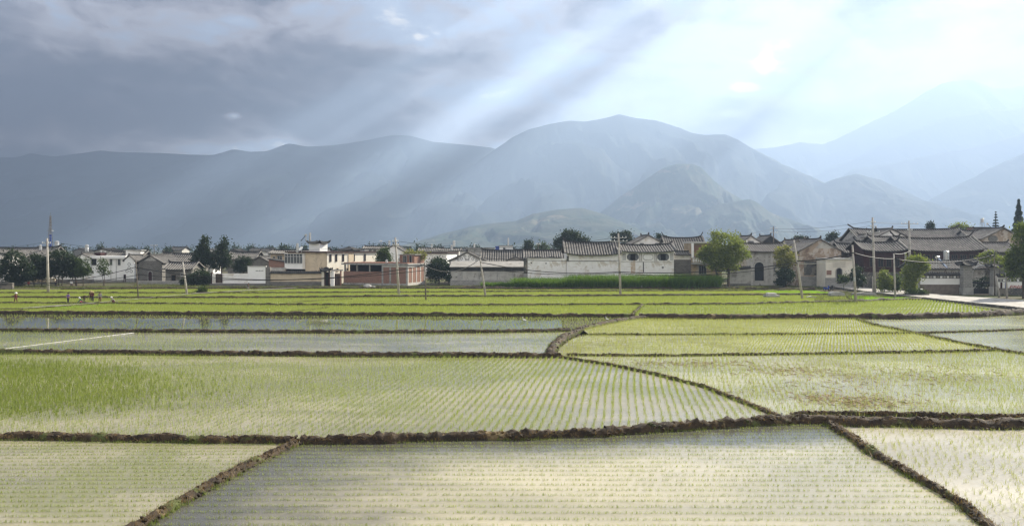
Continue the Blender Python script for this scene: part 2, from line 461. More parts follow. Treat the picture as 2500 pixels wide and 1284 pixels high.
R_YOUNG = ricemat('young_rice', (.16,.205,.045), (.32,.37,.11))
R_LUSH = ricemat('lush_rice', (.165,.21,.045), (.32,.365,.10))
R_DEEP = ricemat('deep_green_rice', (.10,.145,.025), (.22,.265,.05))
R_PALE = ricemat('pale_rice', (.22,.25,.075), (.37,.39,.14))
R_SEED = ricemat('seedbed_rice', (.17,.33,.02), (.28,.45,.04))

def inside(P, poly):
    x, y = P[:, 0], P[:, 1]; r = np.zeros(len(P), bool); n = len(poly); j = n-1
    for i in range(n):
        xi, yi = poly[i]; xj, yj = poly[j]
        c = ((yi > y) != (yj > y)) & (x < (xj-xi)*(y-yi)/((yj-yi) or 1e-9)+xi)
        r ^= c; j = i
    return r

def vnoise(P, sc, seed):
    """cheap smooth value noise on 2D points, 0..1"""
    r = np.random.default_rng(seed); T = r.random((64, 64))
    out = np.zeros(len(P)); amp = .6; tot = 0
    for o in range(3):
        q = P*sc*(2**o)+o*17.3; i = np.floor(q).astype(int); f = q-i; f = f*f*(3-2*f)
        a = T[i[:,0] % 64, i[:,1] % 64]; b = T[(i[:,0]+1) % 64, i[:,1] % 64]
        c = T[i[:,0] % 64, (i[:,1]+1) % 64]; d = T[(i[:,0]+1) % 64, (i[:,1]+1) % 64]
        out += amp*((a*(1-f[:,0])+b*f[:,0])*(1-f[:,1])+(c*(1-f[:,0])+d*f[:,0])*f[:,1]); tot += amp; amp *= .5
    return out/tot

def blades(P, h, bw, nb, lean, spread, seed, bend=False):
    """tufts of thin leaves at points P; returns verts, tris"""
    r = np.random.default_rng(seed); n = len(P)*nb
    base = np.repeat(P, nb, axis=0) + r.normal(0, spread, (n, 2))
    hh = np.repeat(h, nb)*r.uniform(.65, 1.15, n)
    an = r.uniform(0, 2*np.pi, n); ln = np.abs(r.normal(0, lean, n))*hh
    wa = r.uniform(0, np.pi, n); wx, wy = np.cos(wa)*bw/2, np.sin(wa)*bw/2
    z0 = np.full(n, -.02)
    if not bend:
        V = np.empty((n, 3, 3), np.float32)
        V[:,0] = np.stack([base[:,0]-wx, base[:,1]-wy, z0], 1); V[:,1] = np.stack([base[:,0]+wx, base[:,1]+wy, z0], 1)
        V[:,2] = np.stack([base[:,0]+np.cos(an)*ln, base[:,1]+np.sin(an)*ln, hh], 1)
        return V.reshape(-1, 3), np.arange(n*3).reshape(-1, 3)
    V = np.empty((n, 5, 3), np.float32)
    mx, my = base[:,0]+np.cos(an)*ln*.35, base[:,1]+np.sin(an)*ln*.35
    V[:,0] = np.stack([base[:,0]-wx, base[:,1]-wy, z0], 1); V[:,1] = np.stack([base[:,0]+wx, base[:,1]+wy, z0], 1)
    V[:,2] = np.stack([mx+wx*.8, my+wy*.8, hh*.6], 1); V[:,3] = np.stack([mx-wx*.8, my-wy*.8, hh*.6], 1)
    V[:,4] = np.stack([base[:,0]+np.cos(an)*ln*1.3, base[:,1]+np.sin(an)*ln*1.3, hh*.95], 1)
    b = np.arange(n)[:, None]*5
    T = np.concatenate([b+[0,1,2], b+[0,2,3], b+[3,2,4]], 1).reshape(-1, 3)
    return V.reshape(-1, 3), T

def px_poly(pts): return [G(*p) for p in pts]
def bounds_clip(poly, mx=1.18):
    a = np.array(poly); return a[:,0].min(), a[:,0].max(), a[:,1].min(), a[:,1].max()

NW = [0]
def paddy(pts, wmat, rice=None, wz=0.0):
    poly = px_poly(pts)
    bm = bmesh.new(); vs_ = [bm.verts.new((x, y, wz)) for x, y in poly]
    f = bm.faces.new(vs_)
    if f.normal.z < 0 or True: bmesh.ops.recalc_face_normals(bm, faces=[f])
    f.normal_update()
    if f.normal.z < 0: f.normal_flip()
    bmesh.ops.triangulate(bm, faces=bm.faces[:])
    me = bpy.data.meshes.new('paddy_water'); bm.to_mesh(me); bm.free()
    tag(link_mesh('paddy_water', me, wmat), kind='structure')
    for i, rc in enumerate(rice or []): rice_field(poly, **rc)

def rice_field(poly, mat, row=.28, hill=.2, dirv=(0, 1), h=.3, bw=.02, nb=4, lean=.35, spread=.025, miss=.1, patch=0., psc=.12, seed=0, jit=.03, bend=False, grow=0., margin=.0, sub=None, wave=.0):
    """rows of rice tufts over the polygon"""
    x0, x1, y0, y1 = bounds_clip(poly)
    x0 = max(x0, -.68*y1-7); x1 = min(x1, .68*y1+7)
    dl = math.hypot(*dirv); dv = np.array(dirv)/dl; pv_ = np.array([dv[1], -dv[0]])
    cs_ = np.array([(x, y) for x in (x0, x1) for y in (y0, y1)])
    a, b = cs_@dv, cs_@pv_
    A = np.arange(a.min(), a.max(), hill); B = np.arange(b.min(), b.max(), row)
    r = np.random.default_rng(seed+100)
    gb, ga = np.meshgrid(B, A); gb = gb.ravel(); ga = ga.ravel()
    P = ga[:,None]*dv + gb[:,None]*pv_
    if wave: P = P + pv_*(np.sin(ga*.35)+np.sin(ga*.13+gb*.05)*1.6)[:,None]*wave
    P = P + r.normal(0, jit, P.shape)
    k = inside(P, poly) & (np.abs(P[:,0]) < .66*P[:,1]+6)
    P = P[k]
    if sub is not None: P = P[inside(P + r.normal(0, 1.1, P.shape)*np.array([2.2, .8]), px_poly(sub))]
    n = vnoise(P, psc, seed+1)
    keep = r.random(len(P)) > (miss + patch*np.clip((n-.45)*4, 0, 1))
    P = P[keep]; n = n[keep]
    if not len(P): return
    hh = np.full(len(P), h)*(1+grow*(.5-n)*2)
    V, T = blades(P, hh, bw, nb, lean, spread, seed+2, bend)
    tag(link_mesh('rice_seedlings', np_mesh('rice_seedlings', V, T), mat), kind='stuff')

VPD = (.135, 1.0)
L, R_ = -450, 2920
# front row
paddy([(L,1070),(300,1075),(715,1084),(600,1140),(480,1205),(330,1290),(320,1310),(L,1310)], W_GREEN,
      [dict(mat=R_YOUNG, row=.50, hill=.085, dirv=(1,.015), h=.10, bw=.011, nb=6, lean=1.2, miss=.1, patch=.25, seed=1, jit=.02, bend=True)])
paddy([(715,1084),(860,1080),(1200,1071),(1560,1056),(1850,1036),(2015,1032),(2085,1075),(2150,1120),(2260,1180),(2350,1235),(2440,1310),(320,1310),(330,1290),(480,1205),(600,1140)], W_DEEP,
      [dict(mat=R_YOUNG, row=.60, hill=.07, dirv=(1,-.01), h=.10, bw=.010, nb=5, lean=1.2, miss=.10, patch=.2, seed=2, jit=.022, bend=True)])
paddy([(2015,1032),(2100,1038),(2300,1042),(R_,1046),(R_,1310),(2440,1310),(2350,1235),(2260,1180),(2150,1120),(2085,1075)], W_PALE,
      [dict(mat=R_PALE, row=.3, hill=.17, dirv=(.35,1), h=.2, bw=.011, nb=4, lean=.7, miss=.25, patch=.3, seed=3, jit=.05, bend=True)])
# second row
paddy([(L,860),(300,865),(1000,870),(1360,872),(1500,893),(1600,915),(1720,945),(1820,985),(1915,1024),(1850,1035),(1560,1056),(1200,1071),(860,1080),(715,1083),(300,1075),(L,1070)], W_GREEN,
      [dict(mat=R_YOUNG, row=.40, hill=.125, dirv=VPD, h=.21, bw=.012, nb=4, lean=.5, miss=.08, patch=.4, psc=.06, seed=4, jit=.025, bend=True, spread=.03, grow=.35, wave=.05),
       dict(mat=R_DEEP, row=.25, hill=.2, dirv=VPD, h=.30, bw=.022, nb=6, lean=.4, miss=.02, patch=.2, psc=.09, seed=5, jit=.06, sub=[(L,880),(200,885),(420,930),(380,975),(200,1005),(L,1035)]),
       dict(mat=R_YOUNG, row=.50, hill=.25, dirv=VPD, h=.28, bw=.018, nb=2, lean=.5, miss=.45, patch=.9, psc=.07, seed=6, jit=.08, sub=[(L,862),(1100,872),(900,940),(600,1010),(200,1050),(L,1060)])])
paddy([(1360,872),(1400,868),(1600,870),(2000,865),(2300,860),(2440,856),(2520,868),(R_,890),(R_,1030),(2350,1022),(2150,1018),(1915,1024),(1820,985),(1720,945),(1600,915),(1500,893)], W_STRAW,
      [dict(mat=R_PALE, row=.34, hill=.24, dirv=(.22,1), h=.28, bw=.018, nb=3, lean=.4, miss=.2, patch=.25, seed=7, jit=.05),
       dict(mat=R_YOUNG, row=.30, hill=.26, dirv=(.22,1), h=.24, bw=.018, nb=3, lean=.4, miss=.3, patch=.9, psc=.1, seed=8, jit=.05)])
# third row
paddy([(L,806),(400,811),(1200,812),(1390,809),(1345,850),(1358,872),(1000,870),(300,865),(L,860)], W_CREAM,
      [dict(mat=R_YOUNG, row=.34, hill=.26, dirv=(.3,1), h=.2, bw=.022, nb=3, lean=.5, miss=.2, patch=.65, psc=.06, seed=9, jit=.04)])
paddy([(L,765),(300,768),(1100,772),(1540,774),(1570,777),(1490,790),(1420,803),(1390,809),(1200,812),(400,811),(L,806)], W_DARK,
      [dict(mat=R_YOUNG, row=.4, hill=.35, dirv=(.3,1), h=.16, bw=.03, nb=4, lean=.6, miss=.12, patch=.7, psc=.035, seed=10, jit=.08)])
paddy([(1570,778),(1800,779),(2080,777),(2130,793),(2230,813),(1900,817),(1600,818),(1440,817),(1420,803),(1490,790)], W_STRAW,
      [dict(mat=R_PALE, row=.24, hill=.22, dirv=(.4,1), h=.26, bw=.024, nb=4, lean=.4, miss=.08, seed=11, grow=.2)])
paddy([(1440,817),(1600,818),(1900,817),(2230,813),(2330,835),(2440,856),(2300,860),(2000,865),(1600,870),(1380,869),(1358,872),(1365,850),(1400,826)], W_STRAW,
      [dict(mat=R_PALE, row=.26, hill=.22, dirv=(.4,1), h=.28, bw=.022, nb=4, lean=.4, miss=.12, patch=.15, seed=12, grow=.2)])
paddy([(2080,777),(2200,778),(2400,772),(R_,764),(R_,800),(2500,806),(2380,810),(2230,813),(2130,793)], W_GLIT,
      [dict(mat=R_PALE, row=.34, hill=.28, dirv=(.4,1), h=.14, bw=.016, nb=3, lean=.6, miss=.25, seed=13)])
paddy([(2230,813),(2380,810),(2500,806),(R_,800),(R_,890),(2520,868),(2440,856),(2330,835)], W_GLIT,
      [dict(mat=R_PALE, row=.34, hill=.28, dirv=(.4,1), h=.14, bw=.016, nb=3, lean=.6, miss=.25, seed=14)])
# far rows, thick with rice
FARR = dict(row=.30, hill=.24, h=.34, bw=.04, nb=4, lean=.4, miss=.04, patch=.12, psc=.05, jit=.05, grow=.15)
paddy([(L,741),(300,745),(700,747),(1100,748),(1565,746),(1540,774),(1100,772),(300,768),(L,765)], W_FAR, [dict(FARR, mat=R_LUSH, dirv=(.5,1), seed=15)])
paddy([(1565,746),(1800,745),(2000,740),(2090,738),(2200,733),(2255,733),(2330,742),(2420,757),(2440,768),(2400,772),(2200,778),(2080,777),(1800,779),(1570,777),(1540,774)], W_FAR,
      [dict(FARR, mat=R_YOUNG, dirv=(.55,1), row=.42, seed=16)])
paddy([(L,728),(400,730),(700,729),(1000,726),(1200,726),(1600,724),(1900,722),(2060,722),(2075,738),(2000,740),(1800,745),(1565,746),(1100,748),(700,747),(300,745),(L,741)], W_FAR, [dict(FARR, mat=R_LUSH, dirv=(.5,1), seed=17)])
paddy([(L,717),(300,717),(500,718),(1000,716),(1250,714),(1700,712),(1960,712),(2010,722),(1900,722),(1600,724),(1200,726),(1000,726),(700,729),(400,730),(L,728)], W_FAR, [dict(FARR, mat=R_LUSH, dirv=(.5,1), seed=18)])
paddy([(150,709),(400,707),(1000,706),(1250,708),(1700,707),(1950,708),(1960,712),(1700,712),(1250,714),(1000,716),(500,718),(300,717),(L,717),(L,711)], W_FAR, [dict(FARR, mat=R_LUSH, dirv=(.5,1), seed=19)])
paddy([(1830,712.6),(1990,712.6),(2030,717),(2055,721.5),(1960,721.5),(1880,718)], W_FAR, [dict(FARR, mat=R_SEED, dirv=(1,0), row=.22, bw=.06, seed=20)], .006)
paddy([(2065,722.5),(2160,727),(2240,729.5),(2200,732),(2092,736.5)], W_FAR, [dict(FARR, mat=R_SEED, dirv=(1,0), row=.24, bw=.05, seed=21, patch=.5)], .006)
paddy([(112,756),(200,748.5),(300,745.5),(262,747.5),(180,753.5)], W_FAR, [dict(FARR, mat=R_SEED, dirv=(1,0), row=.2, bw=.06, seed=22)], .006)

# ------------------------------------------------------------------ earth banks between the paddies
m, t = new_mat('bank_soil')
co = t.n('ShaderNodeTexCoord').outputs['Object']
g = t.n('ShaderNodeNewGeometry'); sp = t.n('ShaderNodeSeparateXYZ'); t.l(g.outputs['Normal'], sp.inputs[0])
n = t.noise(co, 2.2, 6, .65); nf = t.noise(co, 14, 5, .7)
col = t.mix(t.smooth(n, .38, .62), (.022,.015,.009), (.062,.041,.022))
col = t.mix(t.smooth(t.noise(co, .9, 6, .7, .4), .58, .66), col, (.16,.115,.055))
col = t.mix(t.smooth(t.noise(co, .5, 6, .7, .4), .57, .64), col, (.08,.095,.025))
col = t.mix(.6, col, t.mix(nf, (.3,.3,.3), (1.6,1.6,1.6)), 'MULTIPLY')
finish(t, col, .85, nf, .9, .06, .35)
MBANK = m
GRASSPTS = []; DRYPTS = []; CLODS = []
def resample(pts, step):
    out = [pts[0]]; acc = 0
    for a, b in zip(pts[:-1], pts[1:]):
        l = math.hypot(b[0]-a[0], b[1]-a[1]); n = max(1, int(l/step))
        for i in range(1, n+1): out.append((a[0]+(b[0]-a[0])*i/n, a[1]+(b[1]-a[1])*i/n))
    return out
def bank(px, wd, ht, seed, lump=1.0, step=None, grass=1.0):
    pts = [G(*p) for p in px]; wd *= .92; ht *= 1.0; lump *= .9
    dm = sum(p[1] for p in pts)/len(pts)
    step = step or max(.12, dm*.0035)
    pts = resample(pts, step); n = len(pts); ns = 17 if dm < 70 else 13; V = []
    for i, p in enumerate(pts):
        a = pts[max(0, i-1)]; b = pts[min(n-1, i+1)]
        tx, ty = b[0]-a[0], b[1]-a[1]; l = math.hypot(tx, ty) or 1; nx, ny = -ty/l, tx/l
        s_ = i*step
        wob = .25*wd*mnoise.fractal((s_*.25, seed, 0), 1, 2, 4)
        wv = wd*(1+.35*mnoise.noise((s_*.5, seed+3, 1))+.35*mnoise.noise((s_*.13, seed+8, 1))); hv = ht*(1+.35*mnoise.fractal((s_*.7, seed+9, 1), 1, 2, 4))
        for k in range(ns):
            f = -1+2*k/(ns-1)
            prof = max(0, 1-abs(f)**2.6)**.8
            x = p[0]+nx*(f*wv/2+wob); y = p[1]+ny*(f*wv/2+wob)
            cl = mnoise.fractal((x*2.6, y*2.6, seed), 1, 2, 4)*.5 + abs(mnoise.noise((x*6, y*6, seed)))*.6
            z = -.10 + (hv+.10)*prof + lump*ht*.55*(cl-.15)*prof**.5
            c2 = mnoise.noise((x*5, y*5, seed+30))*.12*wd*lump*prof
            hf = mnoise.fractal((x*9, y*9, seed+4), .7, 2, 3)*.055*lump*prof**.4; z += hf
            V.append((x+nx*(c2+hf*.8), y+ny*(c2+hf*.8), z))
        if grass and dm < 110:
            for q in range(int(2 if dm < 70 else 2)):
                ff = random.uniform(-.95, .9); hz = hv*max(0, 1-abs(ff)**2.6)**.8
                if random.random() < .8: DRYPTS.append((p[0]+nx*(ff*wv/2+wob), p[1]+ny*(ff*wv/2+wob), hz*.85, p[1]))
            if random.random() < .8:
                ff = random.uniform(-1.05, 1.05); CLODS.append((p[0]+nx*(ff*wv/2+wob), p[1]+ny*(ff*wv/2+wob), hv*max(0, 1-abs(ff)**2.6)**.8*.95, random.uniform(.035, .11)*(1 if dm < 60 else 1.3)))
        if grass:
            for q in range(3):
                if random.random() < (.9+6*max(0, mnoise.fractal((p[0]*.35, p[1]*.35, 2.7), 1, 2, 3)))*grass*step*3:
                    ss = random.choice((-1, 1)); ff = random.uniform(.75, 1.1)
                    GRASSPTS.append((p[0]+nx*(ss*ff*wv/2+wob), p[1]+ny*(ss*ff*wv/2+wob), p[1]))
    Fc = []
    for i in range(n-1):
        for k in range(ns-1):
            a = i*ns+k; Fc.append((a, a+1, a+ns+1, a+ns))
    o = link_mesh('earth_bank', np_mesh('earth_bank', V, Fc, False), MBANK)
    tag(o, kind='structure')
bank([(L,1068),(120,1072),(300,1075),(500,1078),(720,1081)], .62, .27, 1)
bank([(735,1081),(860,1080),(1000,1076),(1200,1071),(1400,1065),(1480,1062)], .68, .32, 2, 1.2)
bank([(1478,1062),(1560,1056),(1700,1046),(1850,1036),(1950,1031),(2040,1033)], .72, .36, 3, 1.2)
bank([(2020,1034),(2100,1038),(2200,1040),(2300,1042),(R_,1048)], .85, .40, 4, .7)
bank([(1930,1018),(2000,1014),(2150,1014),(2350,1020),(R_,1030)], .38, .22, 5, 1.1)
bank([(725,1083),(700,1095),(600,1140),(480,1205),(330,1290),(290,1315)], .50, .20, 6, 1.2)
bank([(2020,1035),(2050,1052),(2085,1075),(2150,1120),(2260,1180),(2350,1235),(2450,1315)], .46, .20, 7, 1.1)
bank([(L,861),(300,865),(600,868),(1000,871),(1200,871),(1365,873)], .75, .34, 8)
bank([(1360,872),(1500,893),(1600,915),(1720,945),(1820,985),(1912,1023)], .34, .15, 9, 1.1)
bank([(1385,868),(1600,870),(2000,865),(2300,860),(2440,856)], .36, .17, 10)
bank([(2080,776),(2130,793),(2230,813),(2330,835),(2440,856),(2520,868),(R_,890)], .45, .18, 11)
bank([(L,806),(400,811),(800,813),(1200,812),(1392,809)], .75, .3, 12)
bank([(1362,873),(1345,862),(1350,848),(1375,826),(1420,804),(1490,789),(1545,779),(1590,777)], .9, .34, 13, .8)
bank([(1560,777),(1700,779),(1800,779),(2080,778)], 1.1, .58, 14, .8)
bank([(2075,778),(2200,779),(2400,773),(2520,764),(R_,758)], 1.1, .62, 15, .8)
bank([(1440,818),(1600,818),(1900,817),(2230,814)], .32, .15, 16)
bank([(2230,814),(2380,810),(2500,806),(R_,800)], .32, .15, 17)
bank([(L,765),(300,768),(700,770),(1100,772),(1400,774),(1550,774)], .8, .42, 18, .8, grass=2)
bank([(1540,774),(1568,747)], .6, .25, 19)
bank([(L,741),(300,744),(700,747),(1100,748),(1560,746),(1800,745),(2000,740),(2090,738)], .7, .36, 20, .8)
bank([(2090,738),(2200,733),(2260,731)], .7, .36, 20.5, .8)
bank([(L,728),(400,730),(700,729),(1000,726),(1200,726),(1600,724),(1900,722),(2060,722)], .8, .42, 21, .8)
bank([(L,717),(500,718),(1000,716),(1250,714),(1700,712),(1960,712)], .7, .36, 22, .8)
bank([(150,709),(400,707.5),(1000,706.5),(1250,708),(1700,707),(1990,709)], 1.0, .5, 23, .8)
bank([(1130,705),(1260,708)], 1.2, .6, 24, .8)
bank([(680,770),(730,761),(800,753)], .4, .2, 25, .8)
bank([(700,742),(780,735),(860,731)], .4, .2, 26, .8)
bank([(L,760),(60,757.5),(150,752),(240,746.5)], .55, .28, 27, .8)

m = leafmat('bank_grass', (.05,.085,.015), (.20,.24,.05), .4)
gp = np.array(GRASSPTS); gp = gp[(np.abs(gp[:,0]) < .66*gp[:,1]+2)]
sc = np.clip(gp[:,2]/60, .35, 1.6)
V, T = blades(gp[:,:2], .22*RNG.uniform(.5, 1.3, len(gp))*np.clip(sc, .7, 1.5), .022, 7, .55, .07, 77)
tag(link_mesh('grass', np_mesh('grass', V, T), m), kind='stuff')
m = ricemat('dry_bank_grass', (.085,.052,.022), (.30,.20,.085), .3)
gp = np.array(DRYPTS); gp = gp[(np.abs(gp[:,0]) < .66*gp[:,1]+2)]
V, T = blades(gp[:,:2], .13*RNG.uniform(.4, 1.5, len(gp)), .02, 6, 1.0, .06, 78)
V[:,2] += np.repeat(gp[:,2], 18)
tag(link_mesh('dry_grass', np_mesh('dry_grass', V, T), m), kind='stuff')
V = []; Q = []
for (x, y, z, s) in CLODS:
    if abs(x) > .66*y+2: continue
    b_ = MB().blob((x, y, z), (s, s*.9, s*.65), 6, .35); o_ = len(V); V += b_.v; Q += [tuple(i+o_ for i in f_) for f_ in b_.f]
b_ = MB(); b_.v = V; b_.f = Q
tag(b_.build('mud_clods', MBANK), kind='stuff')
# dry straw drifting on the shallow water on the right
m = M('dry_straw', (.24,.17,.09), (.14,.10,.05), 3)
pts = []
for (px, py, rx, ry, n) in [(1690,888,190,9,300),(1930,905,150,12,260),(2130,985,120,16,230),(2080,978,90,12,110),(2000,972,90,10,120),(2250,915,240,24,260),(2050,940,300,30,160),(1850,800,300,20,0)]:
    for _ in range(n):
        a = random.gauss(0, .5); b = random.gauss(0, .5)
        pts.append(G(px+a*rx, py+b*ry))
V = []; T = []
for (x, y) in pts:
    an = random.uniform(0, math.pi); l = random.uniform(.06, .3); wd = random.uniform(.012, .04)
    c, s = math.cos(an), math.sin(an); z = random.uniform(.004, .04); b = len(V)
    V += [(x-c*l-s*wd, y-s*l+c*wd, z), (x-c*l+s*wd, y-s*l-c*wd, z), (x+c*l+s*wd, y+s*l-c*wd, z+random.uniform(0, .06)), (x+c*l-s*wd, y+s*l+c*wd, z+.01)]
    T.append((b, b+1, b+2, b+3))
tag(link_mesh('floating_straw', np_mesh('floating_straw', V, T), m), kind='stuff')
# ================================================================== village: materials and building blocks
m, t = new_mat('village_soil')
co = t.n('ShaderNodeTexCoord').outputs['Object']
col = t.mix(t.smooth(t.noise(co, .12, 6, .65), .42, .58), (.085,.07,.048), (.06,.07,.022))
col = t.mix(.6, col, t.mix(t.noise(co, 3, 5, .65), (.4,.4,.4), (1.6,1.6,1.6)), 'MULTIPLY')
finish(t, col, .95, t.noise(co, 8, 4), .6, .08, .1)
vg = [G(p[0], p[1]) for p in [(-500,711),(150,708.5),(400,707),(1000,706),(1250,707.5),(1700,706.5),(1950,708),(2060,722),(2200,733),(2262,731),(2330,742),(2440,758),(2700,752)]]
vg = [(x, y, .02) for x, y in vg] + [(260, 700, .02), (-300, 700, .02)]
tag(MB().poly(vg, [tuple(range(len(vg)))]).build('village_ground', m), kind='structure')

PL_WHITE = M('white_plaster', (.84,.825,.79), (.77,.75,.71), .8, c3=(.60,.55,.47), s3=.55, bstr=.15)
PL_CLEAN = M('fresh_white_paint', (.87,.865,.84), (.82,.815,.79), .5, bstr=.1)
PL_GREY = M('grey_plaster', (.46,.445,.41), (.36,.345,.32), .9, c3=(.22,.20,.18), s3=.6)
PL_CREAM = M('cream_plaster', (.62,.52,.38), (.54,.45,.33), .6, c3=(.45,.37,.27), s3=.5, bstr=.12)
PL_PALE = M('pale_and_sunlit_cream', (.72,.68,.58), (.66,.61,.52), .5, bstr=.1)  # pale cream walls, plus the lightened sunlit side of the cream house
PL_OCHRE = M('ochre_mud_wall', (.40,.31,.19), (.30,.23,.15), .9, c3=(.45,.40,.32), s3=.5)
PL_PEEL = M('peeling_plaster', (.48,.42,.36), (.36,.28,.21), .55, c3=(.22,.16,.12), s3=.30, lo=.46, hi=.52)
STONE = brickmat('rough_stone', (.17,.16,.145), (.10,.095,.085), (.23,.22,.20), .55, .3, .03)
STONE_L = brickmat('pale_stone', (.30,.29,.27), (.22,.215,.20), (.36,.35,.33), .6, .3, .025)
STONE_D = brickmat('dark_stone', (.10,.095,.085), (.06,.058,.052), (.15,.145,.13), .5, .28, .03, (.2,.18,.15))
BRICK = brickmat('red_brick', (.26,.105,.065), (.19,.075,.05), (.28,.24,.20), .25, .075, .012)
CONC = M('concrete', (.36,.355,.33), (.28,.275,.26), 1.2, c3=(.20,.195,.18), s3=.7)
CONC_L = M('pale_concrete', (.50,.485,.45), (.42,.41,.385), 1.2)
POLE = M('pole_concrete', (.42,.39,.35), (.33,.31,.28), 1.5, c3=(.26,.24,.21))
WOOD = M('old_wood', (.10,.075,.055), (.06,.045,.035), 2, bscale=40)
WOODP = M('weathered_pole', (.17,.145,.12), (.11,.095,.08), 2)
REDW = M('red_painted_wood', (.045,.015,.013), (.03,.011,.01), 2, rough=.6)
DARK = M('dark_interior', (.012,.012,.012), (.02,.018,.016), 2, rough=.7)
GLASS = M('window_glass', (.03,.035,.04), (.05,.055,.06), 1, rough=.12, spec=.6, bstr=.02)
TRIM = M('white_frame', (.6,.6,.58), (.5,.5,.48), 2, rough=.6)
METAL = M('galvanised_metal', (.45,.46,.46), (.36,.37,.37), 2, rough=.45, metal=.5)
STEEL = M('brushed_steel', (.55,.55,.54), (.45,.45,.44), 2, rough=.35, metal=.7)
BLUE = M('blue_paint', (.03,.06,.28), (.04,.08,.32), 2, rough=.5)
REDP = M('red_paint', (.42,.05,.04), (.34,.04,.03), 2, rough=.55)
CABLE = M('black_cable', (.015,.015,.016), (.02,.02,.02), 2, rough=.6)
CERAM = M('white_ceramic', (.8,.8,.78), (.75,.75,.73), 2, rough=.25, spec=.5)
ORN = M('ornament_ink', (.10,.105,.11), (.17,.17,.17), 2.5)
SOLAR = M('solar_tubes', (.03,.035,.06), (.05,.055,.09), 3, rough=.2, spec=.6)
def tilemat(name, a, b, c):
    m, t = new_mat(name)
    co = t.n('ShaderNodeTexCoord').outputs['Object']
    n = t.noise(co, .7, 6, .65); n2 = t.noise(co, 5, 4, .65)
    col = t.mix(t.smooth(n, .4, .6), a, b)
    col = t.mix(t.math('MULTIPLY', t.smooth(t.noise(co, 1.6, 5, .7), .55, .68), .7), col, c)
    col = t.mix(.65, col, t.mix(n2, (.35,.35,.35), (1.6,1.6,1.6)), 'MULTIPLY')
    finish(t, col, .88, n2, .5, .04, .2)
    return m
TILE = tilemat('grey_tile', (.028,.026,.025), (.044,.042,.039), (.085,.08,.072))
TILE_D = tilemat('dark_tile', (.028,.027,.026), (.045,.043,.04), (.08,.075,.068))
TILE_W = tilemat('warm_tile', (.042,.036,.030), (.062,.053,.044), (.12,.105,.088))
COVER = tilemat('cover_tile', (.21,.195,.178), (.14,.132,.12), (.30,.285,.26))
TIN = M('sheet_roof', (.30,.285,.26), (.24,.228,.21), .8, c3=(.18,.155,.13))

def roof_sheet(L, run, z_e, z_r, side, pitch=.55, lift=.35, sagc=.12, rows=7, ybase=0.0, thick=.14):
    """one corrugated slope: ridge along x at y=0 (local), eave at y = side*run. Returns MB of pan sheet and MB of cover tiles"""
    pan = MB(); cov = MB()
    n = max(8, int(L/1.2))
    def hz(x, s):
        e = (abs(2*x/L))**3.0*lift
        return z_e + (z_r-z_e)*(s*(1-sagc)+sagc*s*s) + e
    V = []
    for lay in (0, 1):
        for i in range(n+1):
            x = -L/2+L*i/n
            for j in range(rows+1):
                s = j/rows
                V.append((x, ybase+side*run*(1-s), hz(x, s)-(thick if lay else 0)))
    nv = (n+1)*(rows+1); fs = []
    for i in range(n):
        for j in range(rows):
            a = i*(rows+1)+j
            fs.append((a, a+rows+1, a+rows+2, a+1)); fs.append((nv+a, nv+a+1, nv+a+rows+2, nv+a+rows+1))
    for i in range(n):
        a = i*(rows+1); fs.append((a, nv+a, nv+a+rows+1, a+rows+1))
    for j in range(rows):
        fs.append((j, j+1, nv+j+1, nv+j)); b = n*(rows+1)+j; fs.append((b, nv+b, nv+b+1, b+1))
    pan.poly(V, fs)
    k = max(4, int(L/pitch)); w_ = pitch*.30
    for i in range(k+1):
        x = -L/2+.12+(L-.24)*i/k
        b = []
        for j in range(rows+1):
            s = j/rows; y = ybase+side*(run*(1-s)+.04*(1-s)); z = hz(x, s)
            jz = random.uniform(-.015, .015)
            b += [(x-w_, y, z-.02), (x-w_*.6, y, z+.10+jz), (x+w_*.6, y, z+.10+jz), (x+w_, y, z-.02)]
        f2 = []
        for j in range(rows):
            for q in range(3):
                a = j*4+q; f2.append((a, a+4, a+5, a+1) if side > 0 else (a, a+1, a+5, a+4))
        f2.append((0, 1, 2, 3))
        cov.poly(b, f2)
    return pan, cov

